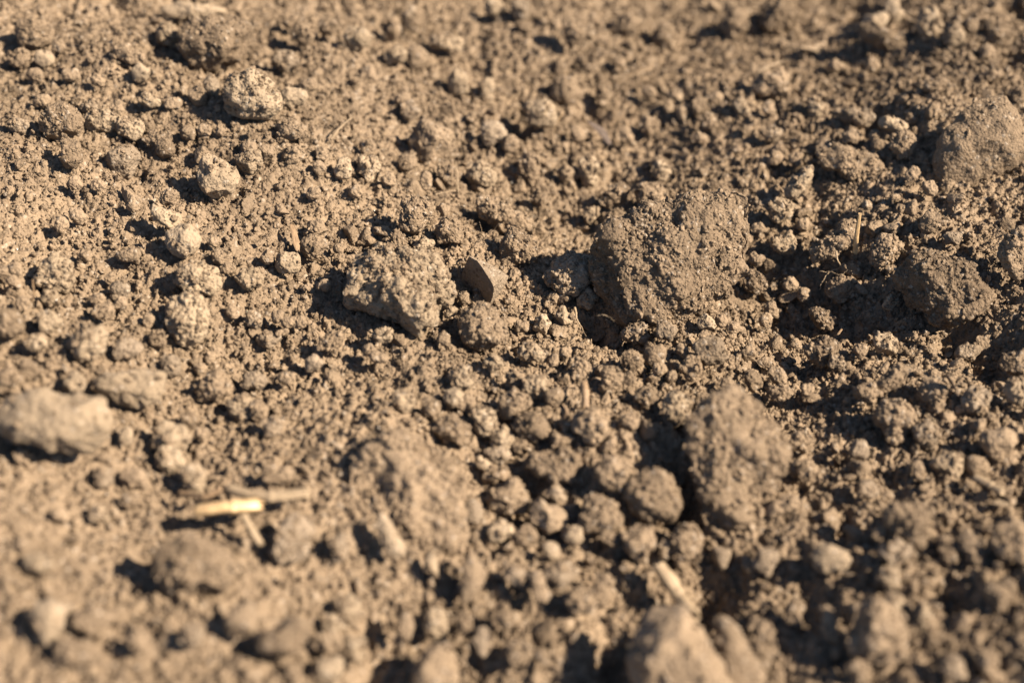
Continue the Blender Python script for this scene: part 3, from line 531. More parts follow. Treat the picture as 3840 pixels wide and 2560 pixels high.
 ('c', 4, 2, 97.0, 196.9, 9.7, 52, 1.5, [23, 26, 26, 30, 32, 26, 24, 23, 22, 23, 29, 32, 30, 28, 23, 21], 'second nearest little clod behind and right of the large blurry bottom-right clod', None),
 ('b', 4, 1, -3.8, 251.8, 5.1, 49, 1.9, [40, 34, 26, 23, 23, 25, 29, 36, 38, 32, 29, 25, 22, 23, 29, 36], 'little clod behind the small rounded clod by the plate', None),
 ('c', 4, 2, -42.5, 195.5, 8.5, 55, 1.7, [26, 26, 25, 26, 27, 26, 25, 26, 26, 26, 25, 26, 27, 26, 25, 26], 'second nearest little clod right of the creased blocky clod', None),
 ('c', 4, 1, -102.5, 233.3, 17.0, 47, 1.7, [25, 25, 28, 31, 30, 28, 27, 26, 25, 25, 28, 31, 30, 28, 27, 26], 'nearest little clod in front and right of the biggest smooth pale stone', None),
 ('c', 5, 0, 19.2, 280.5, 8.0, 45, 1.9, [32, 33, 32, 31, 30, 29, 29, 29, 29, 30, 34, 35, 31, 27, 27, 29], 'little clod behind the clod before the straw stub', None),
 ('c', 5, 0, -21.8, 261.5, 12.6, 47, 1.8, [30, 33, 31, 27, 28, 33, 34, 28, 28, 34, 32, 25, 28, 34, 33, 28], 'little clod behind and left of the dome-like foreground clod', None),
 ('c', 4, 0, 12.9, 254.1, 8.0, 48, 2.0, [36, 32, 26, 21, 21, 26, 34, 38, 35, 29, 25, 22, 22, 27, 31, 35], 'little clod behind the wide clod of the trio', None),
 ('s', 4, 1, -9.9, 231.7, 5.6, 51, 1.6, [24, 24, 25, 28, 32, 33, 29, 25, 24, 25, 26, 28, 31, 33, 29, 25], 'little clod right of the pale crusted plate', None),
 ('s', 5, 1, 132.6, 295.0, 0.5, 42, 2.0, [38, 40, 31, 24, 24, 26, 29, 34, 37, 38, 33, 24, 22, 27, 30, 31], 'little clod in front and right of the dark-sided boulder clod', None),
 ('s', 4, 1, 53.3, 222.1, -0.3, 52, 1.6, [25, 29, 32, 27, 23, 27, 30, 26, 24, 26, 25, 27, 33, 30, 23, 21], 'little clod right of the crumbly clod above the woody straw', None),
 ('c', 4, 0, 78.3, 247.5, 3.5, 48, 1.8, [29, 29, 28, 27, 26, 26, 29, 30, 29, 28, 28, 27, 27, 27, 28, 29], 'second nearest little clod right of the tall clod with black shadow', None),
 ('c', 5, 2, 22.8, 315.2, 3.0, 42, 2.0, [34, 34, 29, 29, 34, 33, 28, 29, 35, 36, 30, 29, 31, 31, 30, 31], 'little clod in front and right of the medium clod beside the largest one', None),
 ('c', 5, 0, 33.3, 361.2, -3.3, 39, 2.2, [36, 35, 35, 36, 34, 31, 33, 34, 35, 37, 36, 34, 34, 34, 32, 33], 'little clod behind and left of the largest rough clod', None),
 ('c', 5, 0, 34.0, 285.2, 7.0, 45, 1.9, [31, 30, 29, 29, 29, 31, 32, 28, 27, 32, 32, 28, 28, 30, 29, 30], 'third nearest little clod in front of the largest rough clod', None),
 ('s', 4, 1, 93.4, 254.9, 3.4, 47, 1.8, [27, 27, 29, 28, 27, 29, 29, 28, 30, 29, 26, 26, 29, 30, 30, 29], 'little clod in front and left of the large lumpy lower-right clod', None),
 ('c', 5, 2, -28.7, 262.2, 14.9, 46, 1.8, [30, 28, 26, 26, 29, 33, 35, 31, 27, 26, 27, 29, 31, 32, 30, 30], 'little clod behind the pale crusted plate', None),
 ('s', 5, 1, 44.6, 297.9, 6.3, 43, 1.9, [32, 28, 27, 31, 32, 32, 34, 29, 25, 30, 35, 30, 28, 30, 31, 32], 'nearest little clod in front of the largest rough clod', None),
 ('c', 4, 0, -72.3, 428.4, 24.8, 31, 2.2, [33, 31, 38, 43, 42, 40, 36, 33, 37, 40, 37, 36, 39, 40, 41, 40], 'second nearest little clod left of the pale blocky top clod', None),
 ('c', 4, 0, -11.5, 199.1, 2.8, 55, 1.4, [20, 19, 21, 26, 33, 34, 28, 22, 19, 19, 23, 27, 30, 31, 28, 24], 'nearest little clod behind and right of the broad bottom-edge clod', None),
 ('c', 5, 0, -50.9, 286.6, 12.9, 44, 1.9, [32, 39, 37, 30, 25, 25, 28, 32, 33, 33, 33, 31, 29, 28, 26, 26], 'nearest little clod in front and left of the big crumbling mound', None),
 ('s', 5, 1, -70.9, 273.6, 10.9, 45, 1.9, [37, 33, 28, 28, 27, 27, 31, 32, 31, 35, 31, 25, 26, 30, 28, 31], 'little clod right of the blurry clod beside the tan slab', None),
 ('c', 4, 0, -162.5, 402.3, 30.7, 31, 2.3, [37, 39, 40, 37, 34, 31, 32, 35, 40, 41, 38, 34, 33, 34, 34, 34], 'little clod in front and left of the tilted top corner clod', None),
 ('s', 5, 1, -92.7, 273.5, 16.3, 43, 1.7, [26, 28, 30, 30, 29, 30, 32, 30, 27, 28, 28, 28, 31, 33, 31, 27], 'little clod behind and right of the smooth tan slab', None),
 ('c', 5, 1, -69.1, 289.9, 10.8, 43, 1.8, [39, 36, 30, 25, 23, 25, 29, 34, 39, 38, 31, 25, 22, 24, 30, 36], 'second nearest little clod in front of the lumpy clod with shaded cavity', None),
 ('c', 4, 1, 92.3, 239.1, 5.3, 48, 1.7, [27, 25, 25, 26, 25, 27, 28, 26, 26, 27, 26, 25, 26, 26, 26, 29], 'little clod behind and left of the triangular clod', None),
 ('c', 4, 2, -101.4, 221.1, 17.4, 48, 1.6, [25, 23, 26, 26, 23, 25, 26, 23, 25, 27, 24, 24, 26, 24, 24, 27], 'third nearest little clod in front and right of the biggest smooth pale stone', None),
 ('c', 4, 0, 78.2, 259.1, 1.8, 47, 1.7, [22, 23, 28, 31, 31, 28, 25, 25, 28, 28, 24, 24, 30, 34, 31, 25], 'nearest little clod right of the tall clod with black shadow', None),
 ('b', 5, 0, -59.7, 333.8, 14.8, 39, 2.0, [37, 33, 33, 33, 27, 27, 32, 32, 32, 39, 38, 28, 25, 29, 31, 35], 'little clod behind and left of the big crumbling mound', None),
 ('c', 4, 1, 3.3, 464.0, 12.8, 31, 2.4, [37, 37, 38, 39, 38, 36, 36, 37, 37, 37, 38, 39, 37, 36, 36, 36], 'little clod behind and left of the blurry pillar-like clod', None),
 ('b', 4, 2, 15.8, 224.7, 4.5, 52, 1.6, [21, 23, 28, 26, 27, 27, 22, 22, 29, 27, 24, 25, 25, 24, 28, 27], 'little clod in front and left of the crumbly lump by the drop-shaped clod', None),
 ('c', 4, 1, -62.9, 253.0, 14.6, 47, 1.6, [22, 27, 28, 27, 29, 28, 24, 23, 25, 25, 27, 30, 27, 26, 27, 23], 'third nearest little clod in front and right of the blurry clod beside the tan slab', None),
 ('c', 5, 0, 75.1, 278.2, 1.2, 45, 1.8, [36, 34, 29, 24, 22, 24, 26, 29, 34, 35, 30, 25, 22, 21, 25, 32], 'little clod behind and right of the tall clod with black shadow', None),
 ('c', 4, 0, -111.1, 364.7, 25.9, 35, 2.0, [43, 43, 32, 23, 24, 30, 34, 36, 38, 39, 34, 27, 25, 27, 30, 36], 'second nearest little clod behind and left of the isolated pale angular clod', None),
 ('c', 4, 1, -37.1, 456.2, 13.6, 31, 2.1, [32, 35, 38, 44, 47, 42, 34, 31, 32, 35, 39, 43, 46, 43, 35, 30], 'second nearest little clod right of the pale blocky top clod', None),
 ('c', 4, 0, 142.2, 402.6, 20.3, 32, 2.2, [43, 43, 35, 28, 26, 26, 28, 34, 44, 44, 35, 28, 25, 26, 30, 35], 'little clod behind and left of the huge dusty boulder-like clod', None),
 ('s', 5, 2, -113.2, 257.7, 26.5, 43, 1.6, [25, 26, 25, 25, 31, 32, 25, 22, 26, 29, 27, 26, 26, 28, 29, 27], 'little clod behind and right of the biggest smooth pale stone', None),
 ('b', 4, 0, -108.0, 360.5, 25.4, 35, 2.0, [31, 31, 32, 33, 32, 31, 31, 32, 32, 34, 35, 32, 29, 31, 35, 34], 'nearest little clod behind and left of the isolated pale angular clod', None),
 ('c', 4, 2, 91.9, 201.5, 8.8, 52, 1.5, [23, 23, 22, 23, 24, 24, 24, 24, 22, 23, 25, 24, 22, 24, 26, 24], 'nearest little clod behind and right of the large blurry bottom-right clod', None),
 ('b', 4, 2, -53.0, 358.7, 18.5, 37, 1.9, [28, 28, 34, 41, 39, 32, 28, 28, 29, 31, 35, 38, 36, 32, 31, 30], 'little clod behind and left of the rounded granular clod behind the mound', None),
 ('c', 4, 0, 71.3, 234.2, 5.6, 49, 1.6, [25, 26, 28, 24, 21, 23, 25, 25, 28, 27, 25, 25, 23, 21, 25, 29], 'little clod in front and right of the tall clod with black shadow', None),
 ('s', 5, 0, 11.6, 268.3, 9.7, 46, 1.7, [26, 28, 30, 28, 24, 23, 25, 27, 29, 29, 26, 25, 26, 26, 25, 26], 'little clod behind and right of the round clod near the straw stub', None),
 ('c', 5, 2, -125.3, 269.5, 29.4, 41, 1.6, [29, 28, 27, 26, 25, 25, 26, 28, 28, 28, 27, 26, 25, 25, 26, 28], 'little clod in front and right of the clod cut by the left edge', None),
 ('c', 5, 1, 0.7, 275.8, 9.2, 46, 1.6, [26, 24, 25, 27, 30, 30, 27, 24, 23, 26, 29, 28, 26, 26, 28, 28], 'little clod behind the fan-shaped clod', None),
 ('s', 5, 2, -15.9, 266.8, 11.2, 46, 1.7, [32, 28, 26, 26, 25, 27, 30, 29, 27, 28, 27, 26, 27, 26, 25, 29], 'little clod behind the dome-like foreground clod', None),
 ('c', 4, 0, 31.4, 258.9, 10.0, 47, 1.7, [28, 28, 25, 23, 24, 25, 27, 27, 28, 28, 25, 23, 24, 26, 27, 27], 'little clod right of the clod before the straw stub', None),
 ('c', 4, 0, -1.6, 199.8, 4.3, 55, 1.5, [24, 27, 26, 22, 20, 21, 24, 25, 24, 23, 25, 24, 21, 22, 22, 22], 'little clod in front and right of the tall ridge-shaped clod', None),
 ('c', 4, 0, -64.8, 436.4, 22.6, 31, 2.1, [34, 34, 36, 38, 37, 35, 35, 34, 33, 35, 37, 37, 38, 36, 34, 34], 'nearest little clod left of the pale blocky top clod', None),
 ('s', 5, 2, 56.9, 303.3, 4.8, 43, 1.8, [28, 27, 28, 28, 28, 27, 28, 30, 31, 29, 27, 25, 27, 29, 31, 30], 'nearest little clod in front and right of the largest rough clod', None),
 ('c', 4, 0, -60.5, 234.9, 16.3, 48, 1.5, [25, 22, 25, 27, 23, 23, 28, 25, 20, 22, 26, 27, 27, 23, 22, 25], 'little clod left of the pale crusted plate', None),
 ('c', 4, 2, 50.1, 382.3, -0.0, 37, 2.1, [35, 33, 29, 29, 33, 36, 34, 32, 32, 32, 30, 31, 34, 34, 32, 33], 'little clod behind and right of the clod pressed behind the largest one', None),
 ('s', 5, 0, 75.8, 284.4, 1.7, 44, 1.8, [28, 27, 26, 26, 26, 28, 30, 29, 27, 28, 27, 25, 26, 28, 29, 29], 'little clod in front and left of the lumpy valley-rim clod', None),
 ('c', 5, 0, -67.5, 259.8, 13.2, 46, 1.6, [27, 28, 25, 26, 29, 28, 27, 27, 24, 24, 28, 29, 27, 28, 27, 25], 'second nearest little clod in front and right of the blurry clod beside the tan slab', None),
 ('s', 5, 0, -12.6, 265.8, 9.9, 46, 1.7, [29, 29, 26, 26, 26, 27, 29, 29, 27, 29, 28, 25, 25, 29, 28, 27], 'little clod behind and right of the dome-like foreground clod', None),
 ('c', 4, 0, 103.5, 259.0, 4.4, 46, 1.7, [25, 24, 25, 23, 25, 29, 28, 27, 28, 25, 23, 25, 26, 25, 29, 30], 'little clod in front of the large lumpy lower-right clod', None),
 ('b', 5, 0, 68.5, 281.9, 2.4, 45, 1.8, [29, 27, 25, 25, 27, 28, 29, 30, 28, 26, 26, 27, 26, 26, 29, 30], 'little clod behind the tall clod with black shadow', None),
 ('c', 4, 2, -8.7, 419.6, 7.1, 34, 1.9, [29, 32, 36, 43, 43, 38, 34, 30, 27, 29, 34, 41, 49, 43, 30, 26], 'little clod behind and left of the pale overhanging clod', None),
 ('c', 5, 0, 105.0, 329.9, 1.8, 40, 1.9, [32, 27, 27, 26, 27, 30, 31, 33, 35, 30, 24, 26, 28, 28, 31, 36], 'little clod in front and right of the clod with the straw sliver', None),
 ('b', 5, 2, 8.9, 303.3, 4.2, 43, 1.6, [26, 25, 28, 35, 31, 26, 29, 25, 21, 28, 32, 29, 31, 32, 25, 24], 'little clod in front and left of the medium clod beside the largest one', None),
 ('s', 4, 1, -97.1, 387.2, 30.1, 33, 1.8, [29, 29, 31, 34, 37, 36, 34, 30, 26, 27, 33, 38, 38, 34, 31, 29], 'nearest little clod in front of the big round top clod', None),
 ('s', 5, 0, -125.2, 260.2, 28.5, 42, 1.5, [25, 24, 23, 25, 28, 30, 29, 25, 23, 22, 24, 28, 30, 27, 25, 26], 'nearest little clod behind and left of the biggest smooth pale stone', None),
 ('b', 4, 2, -19.7, 213.9, 6.8, 53, 1.3, [16, 18, 19, 23, 33, 33, 24, 20, 19, 17, 17, 22, 33, 38, 26, 17], 'little clod in front of the pale crusted plate', None),
 ('c', 4, 1, 88.1, 395.0, 5.8, 35, 2.1, [33, 37, 33, 30, 33, 31, 30, 32, 33, 33, 36, 32, 28, 32, 33, 29], 'little clod in front of the ring-shaped clod', None),
 ('s', 5, 1, -110.8, 298.7, 21.6, 40, 1.7, [27, 28, 30, 28, 26, 27, 29, 28, 26, 28, 31, 29, 26, 27, 28, 28], 'little clod right of the sugary rough mound', None),
 ('b', 4, 0, -100.9, 382.6, 29.1, 33, 1.9, [29, 31, 33, 35, 34, 29, 29, 32, 32, 31, 32, 31, 32, 35, 33, 28], 'second nearest little clod in front of the big round top clod', None),
 ('c', 4, 2, -40.7, 426.4, 17.1, 33, 2.2, [39, 38, 38, 32, 27, 27, 31, 35, 39, 43, 40, 31, 24, 26, 34, 39], 'little clod in front and right of the pale blocky top clod', None),
 ('c', 5, 0, -112.3, 287.3, 23.9, 41, 1.7, [31, 32, 30, 25, 21, 22, 25, 28, 31, 33, 30, 25, 21, 22, 25, 28], 'little clod in front and right of the sugary rough mound', None),
 ('c', 4, 0, -68.1, 360.1, 23.4, 36, 1.8, [37, 33, 30, 27, 25, 27, 31, 34, 36, 34, 29, 27, 27, 27, 28, 34], 'second nearest little clod in front and right of the rounded knobbly upper clod', None),
 ('b', 4, 2, -6.4, 466.5, 12.0, 31, 2.2, [39, 38, 34, 33, 35, 36, 37, 38, 38, 37, 35, 33, 34, 38, 37, 36], 'little clod left of the blurry pillar-like clod', None),
 ('c', 4, 0, 91.8, 221.2, 9.6, 50, 1.4, [22, 24, 24, 23, 24, 24, 22, 22, 23, 24, 22, 22, 25, 26, 23, 21], 'little clod in front and left of the triangular clod', None),
 ('c', 4, 0, -49.9, 178.9, 13.5, 56, 1.3, [20, 20, 20, 21, 23, 23, 18, 18, 23, 24, 20, 19, 20, 21, 23, 22], 'little clod in front of the creased blocky clod', None),
 ('c', 4, 0, 48.4, 413.3, -3.4, 35, 2.1, [35, 30, 31, 33, 32, 33, 35, 33, 31, 33, 32, 30, 33, 34, 32, 34], 'little clod behind the clod pressed behind the largest one', None),
 ('s', 4, 0, -0.6, 391.6, 4.5, 36, 2.0, [31, 32, 31, 32, 32, 31, 30, 31, 32, 32, 32, 31, 30, 31, 31, 31], 'nearest little clod in front and left of the pale overhanging clod', None),
 ('c', 5, 1, -73.9, 295.9, 13.0, 42, 1.7, [29, 29, 26, 25, 28, 28, 27, 28, 30, 29, 26, 25, 27, 29, 28, 27], 'nearest little clod in front of the lumpy clod with shaded cavity', None),
 ('c', 4, 0, 24.7, 224.6, 4.0, 52, 1.5, [25, 22, 21, 20, 21, 24, 26, 25, 25, 25, 23, 19, 18, 23, 28, 29], 'little clod in front and right of the crumbly lump by the drop-shaped clod', None),
 ('c', 4, 0, 68.5, 407.4, 2.1, 35, 2.0, [30, 28, 30, 31, 32, 36, 36, 31, 30, 30, 29, 31, 34, 34, 34, 34], 'second nearest little clod in front and left of the ring-shaped clod', None),
 ('c', 5, 0, -97.6, 282.2, 18.3, 42, 1.5, [24, 24, 27, 29, 27, 28, 29, 25, 22, 25, 28, 28, 28, 28, 28, 26], 'little clod in front and left of the upright tooth-shaped clod', None),
 ('c', 4, 1, -34.4, 401.3, 11.4, 35, 2.0, [34, 32, 30, 32, 35, 35, 33, 31, 30, 31, 33, 35, 34, 31, 31, 33], 'little clod behind and left of the broad facetted clod', None),
 ('s', 5, 0, -110.6, 312.5, 22.9, 39, 1.7, [36, 34, 27, 23, 20, 21, 26, 32, 35, 36, 30, 21, 18, 22, 27, 32], 'little clod left of the round smooth-topped clod', None),
 ('c', 4, 0, 32.9, 429.2, -1.4, 34, 1.9, [29, 29, 28, 32, 41, 43, 34, 28, 26, 25, 28, 37, 47, 41, 29, 26], 'little clod right of the pale overhanging clod', None),
 ('c', 4, 0, -42.5, 445.8, 15.5, 32, 1.8, [27, 32, 35, 46, 47, 34, 28, 25, 23, 28, 43, 50, 42, 34, 26, 23], 'nearest little clod right of the pale blocky top clod', None),
 ('s', 4, 2, -154.1, 401.8, 31.4, 31, 1.9, [34, 31, 31, 30, 28, 30, 33, 32, 32, 32, 30, 31, 31, 29, 29, 34], 'little clod in front and right of the tilted top corner clod', None),
 ('c', 4, 2, 103.6, 405.1, 10.0, 34, 1.8, [30, 29, 25, 30, 36, 35, 35, 32, 23, 23, 30, 34, 36, 37, 30, 27], 'little clod in front and right of the ring-shaped clod', None),
 ('c', 4, 0, 164.2, 413.6, 16.8, 32, 2.0, [39, 40, 33, 27, 25, 25, 26, 30, 38, 41, 34, 27, 25, 24, 26, 30], 'nearest little clod behind the huge dusty boulder-like clod', None),
 ('s', 4, 2, -99.6, 246.8, 17.9, 46, 1.3, [19, 21, 22, 25, 28, 25, 22, 21, 20, 20, 23, 25, 25, 26, 24, 20], 'little clod in front of the smooth tan slab', None),
 ('b', 4, 2, 15.3, 307.5, 3.4, 43, 1.7, [28, 22, 19, 23, 33, 32, 26, 25, 26, 24, 23, 25, 26, 27, 29, 30], 'little clod in front of the medium clod beside the largest one', None),
 ('s', 4, 0, -34.1, 374.2, 9.8, 37, 1.9, [31, 31, 33, 29, 26, 30, 32, 30, 30, 32, 30, 30, 30, 28, 29, 32], 'little clod in front and left of the broad facetted clod', None),
 ('b', 4, 0, -46.6, 374.3, 15.9, 36, 1.9, [33, 28, 27, 28, 28, 27, 33, 37, 31, 26, 28, 29, 29, 29, 31, 33], 'nearest little clod left of the broad facetted clod', None),
 ('c', 4, 2, 114.4, 316.3, 0.8, 41, 1.6, [25, 26, 30, 31, 27, 26, 26, 22, 23, 29, 30, 28, 29, 27, 23, 24], 'little clod left of the dark-sided boulder clod', None),
 ('c', 4, 0, -95.6, 227.5, 15.0, 48, 1.4, [23, 21, 21, 22, 21, 22, 23, 23, 22, 23, 21, 20, 21, 22, 23, 24], 'little clod behind and left of the broad low crusted mound', None),
 ('c', 4, 2, -5.2, 280.9, 10.1, 45, 1.6, [28, 26, 23, 23, 27, 27, 26, 26, 28, 25, 23, 24, 27, 27, 26, 26], 'nearest little clod in front of the pitted round clod', None),
 ('b', 4, 0, -84.8, 314.8, 20.6, 40, 1.7, [30, 29, 27, 25, 25, 27, 28, 26, 26, 28, 28, 26, 28, 27, 24, 25], 'little clod behind and right of the porous rounded clod', None),
 ('c', 4, 0, -85.2, 256.1, 13.7, 46, 1.5, [23, 23, 23, 24, 25, 24, 22, 23, 23, 23, 24, 24, 24, 23, 23, 22], 'little clod in front and left of the blurry clod beside the tan slab', None),
 ('s', 4, 2, -120.4, 392.1, 32.1, 32, 1.9, [33, 33, 27, 28, 33, 30, 28, 30, 30, 29, 32, 32, 28, 28, 28, 29], 'second nearest little clod left of the big round top clod', None),
 ('s', 4, 2, 9.9, 220.4, 4.5, 52, 1.4, [21, 20, 21, 22, 22, 23, 24, 23, 21, 20, 21, 22, 22, 23, 24, 23], 'little clod in front of the drop-shaped clod', None),
 ('s', 4, 1, -55.0, 279.3, 11.6, 44, 1.6, [28, 27, 23, 26, 28, 23, 24, 27, 25, 26, 30, 26, 21, 24, 26, 25], 'second nearest little clod in front and left of the big crumbling mound', None),
 ('c', 4, 0, 65.5, 415.7, 2.7, 34, 1.9, [24, 28, 35, 35, 35, 32, 26, 27, 33, 29, 28, 36, 36, 30, 31, 29], 'little clod left of the ring-shaped clod', None),
 ('b', 4, 1, 132.7, 329.4, 15.0, 38, 1.7, [33, 35, 27, 22, 21, 21, 25, 30, 32, 32, 30, 22, 18, 23, 26, 27], 'little clod behind the dark-sided boulder clod', None),
 ('c', 4, 1, 38.8, 223.1, 1.0, 52, 1.3, [18, 19, 24, 27, 25, 22, 22, 21, 18, 18, 23, 27, 27, 24, 21, 19], 'little clod left of the crumbly clod above the woody straw', None),
 ('c', 4, 1, -133.6, 375.7, 30.3, 33, 1.8, [35, 34, 31, 28, 25, 23, 25, 30, 36, 35, 31, 28, 25, 23, 25, 31], 'little clod behind and right of the furrowed cracked clod', None),
 ('c', 4, 1, -152.3, 361.8, 33.1, 33, 1.7, [33, 33, 27, 23, 24, 27, 28, 30, 34, 32, 26, 23, 25, 28, 27, 28], 'little clod left of the furrowed cracked clod', None),
 ('c', 4, 2, -36.2, 288.8, 13.7, 44, 1.6, [27, 29, 26, 22, 23, 24, 24, 27, 31, 29, 24, 23, 23, 24, 27, 27], 'little clod in front and left of the smooth tan block', None),
 ('c', 4, 2, -127.3, 290.6, 26.0, 40, 1.6, [27, 24, 25, 23, 21, 24, 27, 27, 27, 27, 24, 23, 22, 22, 26, 31], 'little clod in front of the sugary rough mound', None),
 ('s', 4, 0, 162.7, 439.8, 19.9, 30, 1.9, [28, 28, 32, 32, 31, 33, 33, 30, 29, 28, 27, 32, 37, 34, 30, 28], 'third nearest little clod right of the long low top slab', None),
 ('c', 4, 0, -102.5, 335.0, 26.1, 37, 1.7, [28, 31, 28, 26, 25, 22, 25, 30, 30, 29, 28, 24, 22, 27, 28, 25], 'little clod behind the beak-shaped clod', None),
 ('c', 4, 0, -76.8, 438.1, 22.8, 31, 1.9, [41, 33, 28, 27, 25, 25, 31, 39, 41, 35, 29, 24, 24, 27, 32, 39], 'little clod right of the big round top clod', None),
 ('c', 4, 2, -116.3, 380.8, 29.2, 33, 1.8, [37, 28, 22, 22, 25, 29, 31, 31, 33, 32, 27, 22, 21, 24, 31, 39], 'little clod in front and left of the big round top clod', None),
 ('b', 4, 0, 17.9, 382.8, -1.1, 37, 1.9, [31, 29, 27, 27, 29, 28, 27, 30, 30, 26, 26, 31, 31, 27, 25, 28], 'second nearest little clod behind and left of the knobbly clod with attached nodule', None),
 ('c', 4, 1, 93.0, 289.1, 2.5, 43, 1.5, [24, 24, 24, 24, 23, 24, 25, 23, 23, 27, 25, 21, 24, 27, 24, 23], 'little clod in front and right of the lumpy valley-rim clod', None),
 ('c', 4, 2, 79.5, 410.6, 6.3, 34, 1.9, [30, 26, 24, 28, 33, 30, 29, 32, 29, 27, 28, 27, 27, 32, 34, 31], 'nearest little clod in front and left of the ring-shaped clod', None),
 ('b', 4, 0, 111.1, 228.8, 7.4, 48, 1.3, [21, 21, 22, 23, 22, 21, 20, 21, 21, 22, 22, 22, 21, 21, 21, 20], 'little clod right of the triangular clod', None),
 ('b', 4, 0, 7.2, 191.0, 1.9, 56, 1.2, [15, 17, 20, 22, 21, 19, 21, 23, 19, 15, 18, 20, 21, 24, 24, 18], 'nearest little clod in front of the lean pointed shard', None),
 ('c', 4, 0, 8.9, 369.3, -1.5, 38, 1.8, [33, 29, 26, 26, 26, 25, 27, 29, 29, 30, 30, 27, 24, 24, 26, 30], 'little clod behind and right of the elongated pitted-top clod', None),
 ('c', 4, 0, 2.4, 254.4, 5.2, 48, 1.4, [25, 20, 21, 22, 21, 20, 22, 25, 25, 22, 21, 23, 21, 18, 22, 29], 'little clod in front and left of the round clod near the straw stub', None),
 ('c', 4, 2, 26.0, 364.9, -4.4, 39, 1.7, [26, 26, 27, 30, 30, 28, 27, 27, 26, 24, 26, 30, 33, 30, 26, 25], 'little clod in front and left of the knobbly clod with attached nodule', None),
]
